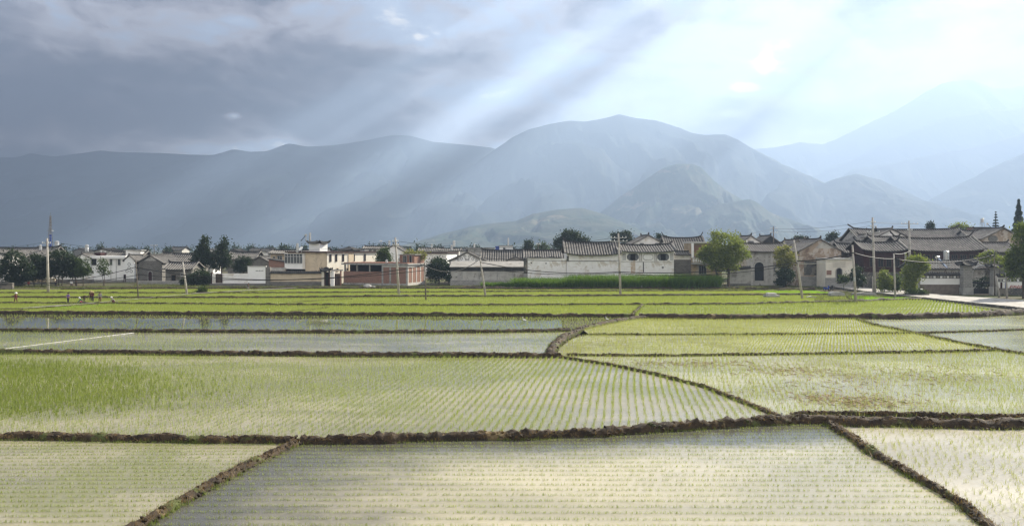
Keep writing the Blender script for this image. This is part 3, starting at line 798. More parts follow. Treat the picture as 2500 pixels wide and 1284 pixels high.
def gable_roof(root, cx, cyy, L, D, z_e, z_r, axis='x', over=.7, lift=.35, tile=None, cover=None, pitch=.55, ridge=True, ends=.45, verge=True, part='roof'):
    """two-slope roof centred at (cx, cyy); L along the ridge, D across, walls' size without the overhang"""
    tile = tile or TILE; cover = cover or COVER
    Lr = L+2*over*.7; run = D/2+over
    z_e2 = z_e-(z_r-z_e)/(D/2)*over*.75
    ang = 0 if axis == 'x' else math.pi/2
    rot = Matrix.Translation((cx, cyy, 0)) @ Matrix.Rotation(ang, 4, 'Z')
    def put(mb): mb.v = [tuple(rot @ Vector(p)) for p in mb.v]; return mb
    pan = MB(); cov = MB()
    for sd in (-1, 1):
        a, b = roof_sheet(Lr, run, z_e2, z_r, sd, pitch, lift)
        pan.poly(a.v, a.f); cov.poly(b.v, b.f)
    ro = put(pan).build(part, tile, root)
    put(cov).build('cover_tile_rows', cover, ro)
    if ridge:
        rb = MB(); n = 22
        prof = [(-.16, -.05), (.16, -.05), (.13, .30), (-.13, .30)]
        V = []
        for i in range(n+1):
            x = -Lr/2+Lr*i/n; f = abs(2*x/Lr)
            e = f**3*lift + ends*max(0, (f-.86)/.14)**2
            xx = x*(1+.02*max(0, (f-.86)/.14))
            for (y, z) in prof: V.append((xx, y, z_r+e+z))
        fs = []
        for i in range(n):
            for q in range(4):
                a = i*4+q; b = i*4+(q+1) % 4; fs.append((a, b, b+4, a+4))
        fs += [(3, 2, 1, 0), (n*4, n*4+1, n*4+2, n*4+3)]
        rb.poly(V, fs); put(rb).build('ridge', tile, ro)
    if verge:
        for sx in (-1, 1):
            vb = MB(); x = sx*Lr/2
            for sd in (-1, 1):
                pts = []
                for j in range(7):
                    s = j/6; z = z_e2+(z_r-z_e2)*(s*.88+.12*s*s)+lift
                    pts.append((sd*run*(1-s), z))
                for j in range(6):
                    (ya, za), (yb, zb) = pts[j], pts[j+1]
                    vb.poly([(x-.11, ya, za-.05), (x+.11, ya, za-.05), (x+.11, yb, zb-.05), (x-.11, yb, zb-.05), (x-.11, ya, za+.16), (x+.11, ya, za+.16), (x+.11, yb, zb+.16), (x-.11, yb, zb+.16)],
                            [(0,3,2,1),(4,5,6,7),(0,1,5,4),(1,2,6,5),(2,3,7,6),(3,0,4,7)])
            put(vb).build('verge', cover, ro)
    return ro

def gable_walls(root, cx, y0, L, D, z_e, z_r, axis='x', mat=None, base=None, bh=0.9, zb=-.3, part='wall'):
    """walls with gable ends; front face at y0. L is the ridge length."""
    w_ = L if axis == 'x' else D; dp = D if axis == 'x' else L
    x0, x1, y1 = cx-w_/2, cx+w_/2, y0+dp
    mb = MB()
    if axis == 'x':
        ym = (y0+y1)/2
        mb.prismx([(y0, zb), (y1, zb), (y1, z_e), (ym, z_r-.12), (y0, z_e)], x0, x1)
    else:
        mb.prism([(x0, zb), (x1, zb), (x1, z_e), (cx, z_r-.12), (x0, z_e)], y0, y1)
    o = mb.build(part, mat, root)
    if base: MB().box(x0-.05, x1+.05, y0-.06, y1+.05, zb, bh).build('stone_base', base, root)
    return o

def window(root, x, z, w_, h, y=0.0, frame=None, pane=None, bars=1, name='window'):
    """frame standing proud of the wall with a recessed pane and glazing bars; faces -y at local depth y"""
    fr = MB(); f = min(.10, w_*.12); p = .07
    fr.box(x-w_/2-f, x-w_/2, y-p, y+.02, z-h/2-f, z+h/2+f).box(x+w_/2, x+w_/2+f, y-p, y+.02, z-h/2-f, z+h/2+f)
    fr.box(x-w_/2, x+w_/2, y-p, y+.02, z+h/2, z+h/2+f).box(x-w_/2-.06, x+w_/2+.06, y-p-.06, y+.02, z-h/2-f-.02, z-h/2)
    for b in range(bars): xx = x-w_/2+w_*(b+1)/(bars+1); fr.box(xx-.025, xx+.025, y-p+.01, y-.012, z-h/2, z+h/2)
    wo_ = fr.build(name, frame or TRIM, root)
    MB().box(x-w_/2, x+w_/2, y-.012, y+.02, z-h/2, z+h/2).build('pane', pane or GLASS, wo_)
    return wo_

def opening(root, x, z0, w_, h, y=0.0, mat=None, frame=None, name='door', arch=False):
    fr = MB(); f = .14
    if arch:
        n = 10; r = w_/2
        inner = [(x+r*math.cos(a), z0+h-r+r*math.sin(a)) for a in [math.pi*i/n for i in range(n+1)]]
        outer = [(x+(r+f)*math.cos(a), z0+h-r+(r+f)*math.sin(a)) for a in [math.pi*i/n for i in range(n+1)]]
        for i in range(n):
            q = [inner[i], outer[i], outer[i+1], inner[i+1]]
            fr.prism(q, y-.14, y+.02)
        fr.box(x-r-f, x-r, y-.14, y+.02, z0, z0+h-r).box(x+r, x+r+f, y-.14, y+.02, z0, z0+h-r)
        prof = [(x-r, z0), (x+r, z0)] + inner
        fo = fr.build(name, frame or STONE_L, root)
        MB().prism(prof, y-.02, y+.03).build('door_leaf', mat or DARK, fo)
    else:
        fr.box(x-w_/2-f, x-w_/2, y-.1, y+.02, z0, z0+h+f).box(x+w_/2, x+w_/2+f, y-.1, y+.02, z0, z0+h+f).box(x-w_/2, x+w_/2, y-.1, y+.02, z0+h, z0+h+f)
        fo = fr.build(name, frame or REDW, root)
        MB().box(x-w_/2, x+w_/2, y-.02, y+.02, z0, z0+h).build('door_leaf', mat or DARK, fo)
    return fo

class Place:
    """a thing at distance d whose local x/z are read from photograph pixels"""
    def __init__(s, name, label, cat, px, d, rz=0., group=None):
        s.d = d; s.px = px; s.root = thing(name, label, cat, (X(px, d), d, 0), math.radians(rz), group)
    def x(s, px): return X(px, s.d)-X(s.px, s.d)
    def z(s, py, back=0.): return Z(py, s.d+back)
    def win(s, px, py, w_, h, y=0., **k): return window(s.root, s.x(px), s.z(py), w_/F*s.d, h/F*s.d, y, **k)
    def door(s, px, py0, w_, h, y=0., **k): return opening(s.root, s.x(px), s.z(py0), w_/F*s.d, h/F*s.d, y, **k)

def cottage(label, x0, x1, d, ridge, eave, depth=8., axis='x', wall=None, tile=None, cover=None, base=None, lift=.3, over=.7, rz=0., group=None, name='village_house', pitch=.55, cat='house', ends=.4):
    pm = (x0+x1)/2; P_ = Place(name, label, cat, pm, d, rz, group)
    w_ = (x1-x0)/F*d
    if axis == 'x':
        ze = P_.z(eave, -over)+.1; zr = P_.z(ridge, depth/2)-.2
        gable_walls(P_.root, 0, 0, w_, depth, ze, zr, 'x', wall or PL_WHITE, base)
        gable_roof(P_.root, 0, depth/2, w_, depth, ze, zr, 'x', over, lift, tile, cover, pitch, ends=ends)
        P_.ze, P_.zr = ze, zr
    else:
        ze = P_.z(eave); zr = P_.z(ridge)-.2
        gable_walls(P_.root, 0, 0, depth, w_, ze, zr, 'y', wall or PL_WHITE, base)
        gable_roof(P_.root, 0, depth/2, depth, w_, ze, zr, 'y', over*.6, lift*.5, tile, cover, pitch, ends=ends)
        P_.ze, P_.zr = ze, zr
    return P_

def capped_wall(name, label, px0, px1, d, top, wall, tile=None, base=None, bh=0., thick=.45, rz=0., rows=1, cat='wall', group=None, cap=True, zb=-.3):
    pm = (px0+px1)/2; P_ = Place(name, label, cat, pm, d, rz, group); w_ = (px1-px0)/F*d
    zt = P_.z(top)
    MB().box(-w_/2, w_/2, 0, thick, zb, zt).build('wall_face', wall, P_.root)
    if cap:
        a = MB(); c_ = MB()
        for sd in (-1, 1):
            p_, q_ = roof_sheet(w_+.2, .5, zt-.02, zt+.42, sd, .42, .05, 0., 3, thick/2, .08); a.poly(p_.v, p_.f); c_.poly(q_.v, q_.f)
        r_ = a.build('tile_cap', tile or TILE_D, P_.root); c_.build('cover_tile_rows', TILE, r_)
    if base: MB().box(-w_/2-.04, w_/2+.04, -.06, thick+.05, zb, bh).build('stone_base', base, P_.root)
    P_.zt = zt
    return P_

def tank(label, px, py0, py1, wpx, d, legs=0., mat=None, group='water tanks on the village roofs', name='water_tank'):
    """upright steel tank, bottom at row py1 (stands on a roof or on its own legs)"""
    P_ = Place(name, label, 'water tank', px, d, 0, group)
    P_.root.location.z = Z(py1, d)
    r = wpx/2/F*d; h = (py1-py0)/F*d
    MB().lathe([(r*.96, legs), (r, legs+.06), (r, h*.45+legs*.5), (r*1.03, h*.46+legs*.5), (r, h*.48+legs*.5), (r, h-r*.35), (r*.7, h-r*.12), (r*.25, h-.02), (r*.2, h)], 14).build('tank_body', mat or STEEL, P_.root, False)
    MB().lathe([(r*.22, 0), (r*.22, .12)], 8, z0=h-.01).build('lid', METAL, P_.root)
    if legs:
        for sx in (-1, 1):
            for sy in (-1, 1): MB().tube([(sx*r*.9, sy*r*.9, 0), (sx*r*.8, sy*r*.8, legs+.02)], .06, 5).build('leg', METAL, P_.root)
    return P_

def leaves(blobs, n, size, seed, shell=.6, droop=0.):
    """leaf-sized quads scattered through a set of ellipsoids [(x,y,z,rx,ry,rz)]"""
    r = np.random.default_rng(seed)
    w_ = np.array([b[3]*b[4]*b[5] for b in blobs])**.75; w_ /= w_.sum()
    idx = r.choice(len(blobs), n, p=w_); B = np.array(blobs)[idx]
    dv = r.normal(size=(n, 3)); dv /= np.linalg.norm(dv, axis=1)[:,None]
    rad = r.random(n)**(1/3*(1-shell)+.02)*(.72+.36*r.random(n))
    # clumps: pull leaves to twig centres
    C = B[:,:3] + dv*B[:,3:]*rad[:,None]
    k = max(8, n//14); tw = C[r.integers(0, n, k)]
    near = tw[r.integers(0, k, n)]
    C = np.where((r.random(n) < .55)[:,None], near + r.normal(0, 1, (n, 3))*size*1.6, C)
    u = r.normal(size=(n, 3)); u[:,2] -= droop; u /= np.linalg.norm(u, axis=1)[:,None]
    v_ = np.cross(u, r.normal(size=(n, 3))); v_ /= np.linalg.norm(v_, axis=1)[:,None]
    s = (size*r.uniform(.55, 1.3, n))[:,None]
    V = np.stack([C-u*s, C+v_*s*.42, C+u*s, C-v_*s*.42], 1).reshape(-1, 3)
    return V, np.arange(n*4).reshape(-1, 4)

LEAF_DK = leafmat('dark_leaves', (.010,.020,.008), (.034,.056,.018), .3)
LEAF_MD = leafmat('mid_leaves', (.022,.042,.012), (.08,.115,.028), .4)
LEAF_BR = leafmat('bright_leaves', (.07,.098,.02), (.235,.27,.065), .5)
LEAF_YL = leafmat('yellow_leaves', (.08,.09,.025), (.30,.29,.09), .45)
LEAF_CON = leafmat('conifer_needles', (.014,.028,.018), (.04,.065,.035), .15)
BARK = M('bark', (.10,.08,.06), (.06,.05,.04), 3)
def tree(label, px, d, blobs_px, mat, n=2500, size=.22, seed=0, base=None, name='tree', cat='tree', group=None, trunk_r=.2, stems=1, shell=.6, droop=0., zb=0., depth=.85):
    """blobs_px: [(px, py, rx, ry)] in photograph pixels at distance d"""
    P_ = Place(name, label, cat, px, d, 0, group); P_.root.location.z = zb
    rs = random.Random(seed*7+1)
    B = []
    for (bx, by, rx, ry) in blobs_px:
        a, b = rx/F*d, ry/F*d; cx, cz = P_.x(bx), P_.z(by)-zb
        B.append((cx, rs.uniform(-.3, .3)*a, cz, a, a*depth, b))
        for _ in range(9):
            an = rs.uniform(0, 2*math.pi); e = rs.uniform(-.7, 1.1); k_ = rs.uniform(.75, 1.08)
            B.append((cx+math.cos(an)*a*k_*math.cos(e), math.sin(an)*a*depth*.8*math.cos(e), cz+math.sin(e)*b*k_, a*rs.uniform(.16,.36), a*rs.uniform(.16,.36), b*rs.uniform(.12,.28)))
    V, Q = leaves(B, n, size, seed, shell, droop)
    link_mesh('crown', np_mesh('crown', V, Q), mat, P_.root)
    tb = MB(); top = max(B, key=lambda b: b[2])
    for k in range(stems):
        ox = rs.uniform(-.5, .5)*(stems > 1)*B[0][3]*.8
        tgt = B[(k % len(blobs_px))*10 if stems > 1 else 0]
        tb.tube([(ox, 0, -.3), (ox*1.1, .05, tgt[2]*.35), (ox*.6+tgt[0]*.5, 0, tgt[2]*.7), (tgt[0], tgt[1], tgt[2]+tgt[5]*.2)], [trunk_r, trunk_r*.8, trunk_r*.55, trunk_r*.2], 7)
    for b in B[::2][:16]:
        s0 = Vector((B[0][0]*.4, 0, B[0][2]*.5)); e0 = Vector(b[:3])
        tb.tube([s0, s0.lerp(e0, .5)+Vector((0, 0, .15)), e0], [trunk_r*.4, trunk_r*.25, trunk_r*.08], 5)
    tb.build('trunk', BARK, P_.root)
    return P_

def pole(label, px0, py0, px1, py1, r=.15, mat=None, arms=(), name='utility_pole', group='utility poles beside the village', d=None, coil=False, ins=True):
    """pole from its foot (px1,py1) up to its top (px0,py0); arms = [(metres below the top, half length)]"""
    if d is None: d = F*H/(py1-YH)
    P_ = Place(name, label, 'pole', px1, d, 0, group); zb = Z(py1, d)
    P_.root.location.z = zb
    top = Vector((P_.x(px0), 0, Z(py0, d)-zb))
    MB().tube([(0, 0, -.3), top*.5, top], [r, r*.82, r*.62], 10).build('shaft', mat or POLE, P_.root, True)
    for (dn, hl) in arms:
        c = top*(1-dn/top.z)
        ab = MB().box(c.x-hl, c.x+hl, -r-.09, -r+.01, c.z-.05, c.z+.05); a = ab.build('crossarm', METAL, P_.root)
        if ins:
            ib = MB()
            for sx in (-.92, -.5, .5, .92): ib.lathe([(.03, .05), (.07, .09), (.05, .14), (.07, .19), (.03, .26)], 8, c.x+sx*hl, -r-.04, c.z)
            ib.build('insulator_set', CERAM, a)
    P_.top = Vector((X(px0, d), d, Z(py0, d)))
    return P_

NWIRE = [0]
def wire(label, a, b, sag=.6, r=.02, group='overhead wires', name='overhead_wire', mat=None):
    """hanging cable between two points in space"""
    a = Vector(a); b = Vector(b)
    pts = []
    for i in range(17):
        f = i/16; p = a.lerp(b, f)-a; p.z -= sag*4*f*(1-f); pts.append(p)
    o = MB().tube(pts, r*1.4, 5).build(name, mat or CABLE, None, True); o.location = a
    return tag(o, label, 'wire', group)
# ================================================================== village: the houses, left to right
cottage('long low house with a dark roof behind the roadside trees', -60, 119, 208, 604, 629, 9, wall=PL_GREY, tile=TILE_D)
cottage('grey roofed house cut off by the picture edge beside the roadside trees', -95, 16, 192, 619, 634, 7, wall=PL_WHITE, tile=TILE_D)
capped_wall('wall', 'low white garden wall at the picture edge under the first roadside tree', -60, 26, 184, 669, PL_WHITE, cap=False, base=STONE, bh=.7)
capped_wall('wall', 'beige mud wall behind the trunks of the roadside trees', 47, 134, 184, 679, PL_OCHRE, cap=False, base=STONE, bh=.5)
capped_wall('wall', 'white yard wall between the roadside trees and the two-storey white house', 135, 226, 190, 674, PL_WHITE, cap=False, base=STONE, bh=.9)
capped_wall('rubble_wall', 'low rubble wall of rough stones standing at the end of the fields below the roadside trees', -60, 30, 161, 691, STONE_D, cap=False, thick=.6)

# two-storey white house with a flat cornice
P_ = Place('white_house', 'two-storey white house with a flat cornice and narrow upper windows', 'house', 262, 196); r_ = P_.root
xl, xr = P_.x(224), P_.x(308)
MB().box(xl, xr, 0, 9, -.3, P_.z(629)).build('wall', PL_CLEAN, r_)
MB().box(xl-.1, xr+.1, -.5, 9.2, P_.z(631.5), P_.z(625)).build('cornice', PL_CLEAN, r_)
MB().box(xl-.06, xr+.06, -.07, .02, -.3, P_.z(683)).build('stone_base', STONE_L, r_)
gable_walls(r_, P_.x(204), -.6, 9, 3.7, P_.z(630), P_.z(620.5), 'y', PL_CLEAN, STONE_L, .8, part='gable_wing')
gable_roof(r_, P_.x(204), 4, 9, 3.7, P_.z(630), P_.z(620), 'y', .4, .1, TILE_D, ends=.1)
gable_walls(r_, P_.x(320.5), -1, 9, 2.35, P_.z(635), P_.z(624), 'y', PL_CLEAN, STONE_L, .9, part='gable_wing')
gable_roof(r_, P_.x(320.5), 3.6, 9, 2.35, P_.z(635), P_.z(623.5), 'y', .35, .1, TILE_D, ends=.1)
gable_roof(r_, P_.x(279), 8, 8.6, 5, P_.z(626), P_.z(616), 'x', .4, .15, TILE_D)
MB().box(P_.x(282), P_.x(319), 5.2, 8, P_.z(626), P_.z(612.5)).build('penthouse', PL_WHITE, r_)
MB().box(P_.x(278.5), P_.x(323), 4.6, 8.6, P_.z(612.5), P_.z(610.3)).build('penthouse_slab', CONC, r_)
MB().box(P_.x(207), P_.x(222), 4.6, 7.6, P_.z(624), P_.z(617)).build('tank_plinth', REDW, r_)
for px in (271, 291): P_.win(px, 640, 6, 14)
P_.win(229.5, 639, 12, 17, frame=TRIM, pane=DARK, bars=0, name='balcony_opening')
P_.win(226, 664, 5, 6, bars=0)
P_.win(314, 688-14, .1, .1) if False else None
P_.door(309.6, 688, 2.4, 17, -1, frame=REDW)
for px in (222, 271, 284): MB().tube([(P_.x(px), -.08, 0), (P_.x(px), -.08, P_.z(632))], .05, 5).build('drainpipe', CONC, r_)
for (px, py) in ((320, 645), (320, 654), (315, 662), (325, 662)):
    c = (P_.x(px), -1.0, P_.z(py)); orn = MB(); n = 16
    for k in range(n):
        a, b = 2*math.pi*k/n, 2*math.pi*(k+1)/n; i_, o_ = .26, .36
        orn.prism([(c[0]+i_*math.cos(a), c[2]+i_*math.sin(a)), (c[0]+o_*math.cos(a), c[2]+o_*math.sin(a)), (c[0]+o_*math.cos(b), c[2]+o_*math.sin(b)), (c[0]+i_*math.cos(b), c[2]+i_*math.sin(b))], -1.03, -.98)
    orn.build('painted_ornament', ORN, r_)
tank('steel tank on the plinth of the two-storey white house', 212, 597, 614.5, 8.5, 201)
tank('squat steel tank, first of two behind the cornice of the white house', 246.5, 612, 622, 5, 204)
tank('squat steel tank, second of two behind the cornice of the white house', 256, 613.5, 622, 5, 204)
tank('steel tank standing on tall legs behind the roadside trees', 139, 588, 617, 10, 214, 1.9)
tank('slim pale tank on the ridge of the long low house', 99, 597.5, 611, 6, 211)

# stone houses
P_ = cottage('old stone house with a red arched door and a plastered gable', 338, 396, 196, 621.5, 641, 12, 'y', STONE, TILE_D, lift=.2)
P_.door(367, 687, 9, 24, -.01, arch=True, mat=REDW, frame=STONE_L)
MB().prism([(-1.5, P_.z(637)), (1.6, P_.z(637)), (.2, P_.z(625))], -.03, .01).build('plaster_patch', PL_GREY, P_.root)
cottage('long grey roof behind the old stone house', 386, 479, 206, 618, 641, 8, wall=STONE, tile=TILE_D)
P_ = cottage('small dark stone house with a low roof behind the leaning concrete pole', 404, 468, 188, 640, 657, 6, wall=STONE, tile=TILE_D, lift=.2)
P_.door(424, 690, 9, 18, frame=WOOD); P_.win(446, 670, 7, 7, pane=DARK)
cottage('dark gabled house between the old stone house and the white house', 330, 352, 203, 626, 640, 6, 'y', STONE_D, TILE_D, lift=.1)
capped_wall('wall', 'long grey stone yard wall along the field edge in front of the stone houses', 334, 474, 182, 686, STONE_L, cap=False, thick=.5)
P_ = cottage('low farmhouse with a grey roof behind the tall dark tree', 470, 520, 216, 615, 629, 7, wall=PL_WHITE, tile=TILE_D)
cottage('dark grey roof behind the round dark bush', 556, 622, 232, 615, 632, 8, wall=STONE, tile=TILE_D)
cottage('small gable with a white triangle behind the raised white wall panel', 612, 656, 218, 625.5, 640, 9, 'y', STONE, TILE_D)

# compound with the low white wall
P_ = Place('compound_wall', 'low white compound wall with a dark doorway and a raised panel of diamond holes', 'wall', 580, 176); r_ = P_.root
MB().box(P_.x(518), P_.x(605), 0, .45, -.3, P_.z(668)).build('wall_face', PL_WHITE, r_)
MB().box(P_.x(605), P_.x(649), -.12, .5, -.3, P_.z(651)).build('raised_panel', PL_CLEAN, r_)
MB().box(P_.x(603.5), P_.x(650), -.2, .6, P_.z(651), P_.z(649)).build('coping', CONC, r_)
MB().box(P_.x(514), P_.x(650), -.6, -.13, -.3, P_.z(692)).build('stone_base', STONE, r_)
MB().box(P_.x(649), P_.x(660), -.2, .6, -.3, P_.z(652)).build('stone_pier', STONE, r_)
MB().box(P_.x(515.5), P_.x(518), -.1, .5, -.3, P_.z(666)).build('red_pillar', REDW, r_)
d_ = MB()
for k in range(5):
    c = P_.x(626+k*4); z = P_.z(661); s = .13
    d_.prism([(c-s, z), (c, z-s), (c+s, z), (c, z+s)], -.135, -.1)
d_.build('diamond_holes', DARK, r_)
P_.door(535, 691, 13, 21, mat=WOOD)
capped_wall('wall', 'cream wall with a dark tiled cap in front of the cream house', 660, 792, 176, 667, PL_CREAM, TILE_D, STONE, .95)
P_ = Place('brick_shed', 'small brick lean-to beside the glazed bay of the cream house', 'shed', 674, 190); r_ = P_.root
MB().prism([(P_.x(656), -.3), (P_.x(697), -.3), (P_.x(697), P_.z(640)), (P_.x(656), P_.z(633))], 0, 4).build('wall', BRICK, r_)
MB().prism([(P_.x(654), P_.z(633)), (P_.x(699), P_.z(640.5)), (P_.x(699), P_.z(638.5)), (P_.x(654), P_.z(631))], -.4, 4.3).build('roof', TILE_D, r_)
MB().box(P_.x(650), P_.x(700), -1.2, -.1, -.3, P_.z(653)).build('yard_wall', PL_GREY, r_)

# cream house turned towards the sun
def curved_roof(root, cx, cy_, wx, wy, z, h, up=.5, over=.5, mat=None, name='roof'):
    """hipped roof with swept-up corners"""
    mb = MB(); n = 12; ring = []
    def edge(u, v, lev):
        k = 1-lev; hx, hy = (wx/2+over)*(k*.82+.18 if lev < 1 else .18), (wy/2+over)*(k*.9+.1)
        c = (abs(u)*abs(v))**3
        return (cx+u*hx, cy_+v*hy, z+h*lev**1.3+up*c*(1-lev)**2)
    per = [(-1+2*i/n, -1) for i in range(n)]+[(1, -1+2*i/n) for i in range(n)]+[(1-2*i/n, 1) for i in range(n)]+[(-1, 1-2*i/n) for i in range(n)]
    N = len(per); V = []
    for lev in (0, .3, .65, 1): V += [edge(u, v, lev) for u, v in per]
    V += [(x, y, zz-.16) for x, y, zz in V[:N]]
    fs = []
    for L_ in range(3):
        for i in range(N): a = L_*N+i; b = L_*N+(i+1) % N; fs.append((a, b, b+N, a+N))
    fs.append(tuple(range(3*N, 4*N))); fs.append(tuple(range(5*N-1, 4*N-1, -1)))
    for i in range(N): fs.append((i, 4*N+i, 4*N+(i+1) % N, (i+1) % N))
    mb.poly(V, fs)
    return mb.build(name, mat or TILE_D, root)

P_ = Place('cream_house', 'two-storey cream house with a flat roof, glazed bay and white roof tower', 'house', 797, 184, -30); r_ = P_.root
ZT = Z(617, 184)
MB().box(-12, 0, 0, 17.6, -.3, ZT).build('wall', PL_CREAM, r_)
MB().box(-12.4, .45, -.45, 18, ZT, ZT+.28).build('roof_slab', REDW, r_)
MB().box(0, .06, .15, 17.6, -.3, ZT-.02).build('sunlit_side_wall', PL_PALE, r_)  # paler coat puts the sunlight on this side into its colour
MB().box(0.06, .2, 7.2, 9.0, -.3, ZT-.02).build('side_pilaster', PL_CREAM, r_)
def ty(p, a=30, d=184, cx=X(797, 184)):
    k = (p-1250)/F; return (k*d-cx)/(math.sin(math.radians(a))-k*math.cos(math.radians(a)))
XF[0] = Matrix.Rotation(math.pi/2, 4, 'Z')
for px in (806, 820, 837, 863, 890): window(r_, ty(px), (Z(621, 188)+Z(638, 188))/2, .55, 1.5, -.07, REDW, GLASS, 0)
for px in (823, 848): window(r_, ty(px), Z(658, 188), .6, .6, -.07, PL_CREAM, DARK, 0)
XF[0] = None
bay = MB().box(-12, -6.4, -.9, -.02, Z(657, 186), ZT-.3).build('bay', PL_CLEAN, r_)
for i in range(6): 
    xx = -11.5+i*.92
    window(bay, xx, (Z(623, 186)+Z(650, 186))/2+.15, .78, 1.5, -.9, TRIM, GLASS, 1); window(bay, xx, Z(622, 186)-.1, .78, .45, -.9, TRIM, GLASS, 0)
MB().box(-12, -6.4, -.05, .0, Z(668, 186), Z(657.5, 186)).build('bay_shade', DARK, r_)  # dark sheet painted in for the shade below the bay
tw = MB().box(-7.4, -4.1, 2.2, 4.8, ZT+.2, Z(594, 188)).build('tower', PL_CLEAN, r_)
curved_roof(tw, -5.75, 3.5, 3.3, 2.6, Z(594, 188), .6, .8, .55)
pv_ = MB().box(-3.6, .0, 8.5, 11.5, ZT+.2, Z(610, 194)).build('roof_pavilion', PL_GREY, r_)
curved_roof(pv_, -1.8, 10, 3.6, 3, Z(610, 194), .7, .3, .6)
MB().box(-3.62, -2.0, 8.47, 8.52, ZT+.5, Z(611, 194)).build('pavilion_opening', DARK, pv_)
def solar_heater(label, px, d, zb, w_=1.6, h=1.5, rz=0, lean=1.0):
    P_ = Place('solar_heater', label, 'solar heater', px, d, rz, 'solar water heaters'); P_.root.location.z = zb; r = P_.root
    a = MB()
    a.poly([(-w_/2, -lean, .1), (w_/2, -lean, .1), (w_/2, 0, h), (-w_/2, 0, h), (-w_/2, -lean+.08, .02), (w_/2, -lean+.08, .02), (w_/2, .08, h-.08), (-w_/2, .08, h-.08)], [(0,1,2,3),(7,6,5,4),(0,4,5,1),(1,5,6,2),(2,6,7,3),(3,7,4,0)])
    a.build('collector', SOLAR, r)
    MB().tube([(-w_/2-.15, .12, h+.12), (w_/2+.15, .12, h+.12)], .24, 12).build('drum', STEEL, r)
    MB().tube([(-w_/2, .2, 0), (-w_/2, .15, h)], .04, 5).build('leg', METAL, r); MB().tube([(w_/2, .2, 0), (w_/2, .15, h)], .04, 5).build('leg', METAL, r)
    return P_
solar_heater('solar water heater on the curved tower roof of the cream house', 745, 189.5, Z(589, 189.5), 1.3, 1.3, -70)
tank('tall steel tank beside the solar heater on the tower roof of the cream house', 757, 568, 588, 5, 190)
tank('white tank on the flat roof beside the tower of the cream house', 726, 594, 617, 6, 187)
def dish(label, px, py, d, r=.5, aim=(-.3, -1, .5)):
    P_ = Place('satellite_dish', label, 'satellite dish', px, d, 0, 'satellite dishes'); P_.root.location.z = Z(py, d)-.9
    q = Vector(aim).to_track_quat('Z', 'Y'); mb = MB(); mb.lathe([(.05, 0), (r*.5, .05), (r*.85, .14), (r, .22), (r*.97, .22), (r*.5, .09), (.04, .04)], 16)
    mb.v = [tuple(q @ Vector(v) + Vector((0, 0, .9))) for v in mb.v]; mb.build('reflector', CERAM, P_.root, True)
    MB().tube([(0, 0, 0), (0, .05, .9)], .05, 6).build('mast', METAL, P_.root)
dish('white dish beside the tank on the roof of the cream house', 736, 608, 186, .55, (-.6, -1, .9))
P_ = cottage('cream wing with a grey roof behind the glazed bay', 661, 746, 202, 610.5, 619.5, 8, wall=PL_CREAM, tile=TILE_D, lift=.1, ends=.1)
P_.win(683, 631, 11, 13); P_.win(669, 632, 5, 10, pane=DARK)

# little red gates
P_ = Place('gateway', 'small red gateway with a swept roof at the corner of the cream wall', 'gate', 797, 174.5); r_ = P_.root
MB().box(P_.x(785), P_.x(793), 0, .5, -.3, P_.z(664)).build('pier', PL_PALE, r_)
MB().box(P_.x(806), P_.x(815), .2, .6, -.3, P_.z(662)).build('pier', PL_CLEAN, r_)
for px in (793.5, 803.5): MB().box(P_.x(px)-.13, P_.x(px)+.13, -.15, .35, 0, P_.z(660)).build('post', REDW, r_)
MB().box(P_.x(795), P_.x(802.5), .1, .3, .1, P_.z(664)).build('door_leaf', DARK, r_)
curved_roof(r_, P_.x(796), .2, 1.6, 1.0, P_.z(661), .8, .75, .45)
P_ = Place('gateway', 'bare red brick gate frame between the cream house and the brick building', 'gate', 823, 177); r_ = P_.root
for px in (815.5, 832): MB().box(P_.x(px)-.16, P_.x(px)+.16, -.16, .16, 0, P_.z(661)).build('post', BRICK, r_)
MB().box(P_.x(810), P_.x(838), -.25, .25, P_.z(661), P_.z(658)).build('lintel', CONC, r_)
MB().box(P_.x(817), P_.x(831), .05, .1, .1, P_.z(668)).build('gate_leaf', WOOD, r_)

# brick building
P_ = Place('brick_building', 'unfinished red brick building with concrete pilasters and a dark open storey', 'building', 995, 177, -20); r_ = P_.root
z1, z2 = Z(664, 178), Z(647, 178)
MB().box(-15.9, -6.2, 0, 8.3, -.3, z1).build('wall', BRICK, r_)
MB().box(-6.2, 0, 0, 8.3, -.3, z2-.05).build('wall', BRICK, r_)
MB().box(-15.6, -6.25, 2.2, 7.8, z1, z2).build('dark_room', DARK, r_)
MB().box(-16.3, .35, -.35, 8.6, z2, z2+.3).build('roof_slab', CONC, r_)
MB().box(-15.9, -.1, .1, 8.2, z2+.3, z2+.5).build('parapet', BRICK, r_)
for xx in (-15.7, -12.6, -9.4): MB().box(xx-.15, xx+.15, .15, .45, z1, z2).build('column', CONC, r_)
for xx in (-6.1, -4.2, -.18): MB().box(xx-.2, xx+.2, -.05, .1, -.3, z2-.06).build('pilaster', CONC, r_)
MB().box(-16, .06, -.06, .02, -.3, .45).build('plinth', CONC, r_)
MB().box(-6.2, .08, -.07, .0, z2-.5, z2-.06).build('ring_beam', CONC_L, r_)
XF[0] = Matrix.Rotation(math.pi/2, 4, 'Z')
for yy in (.2, 2.2, 4.2, 6.2, 8.1): MB().box(yy-.17, yy+.17, -.06, .02, -.3, z2-.06).build('pilaster', CONC_L, r_)
MB().box(0, 8.3, -.08, .0, z2-.5, z2-.06).build('ring_beam', CONC_L, r_)
MB().box(-.02, 8.3, -.07, .0, -.3, .6).build('plinth', CONC_L, r_)
XF[0] = None
MB().box(-3.6, .0, 3.2, 8.2, z2+.3, Z(622, 184)).build('upper_storey', BRICK, r_)
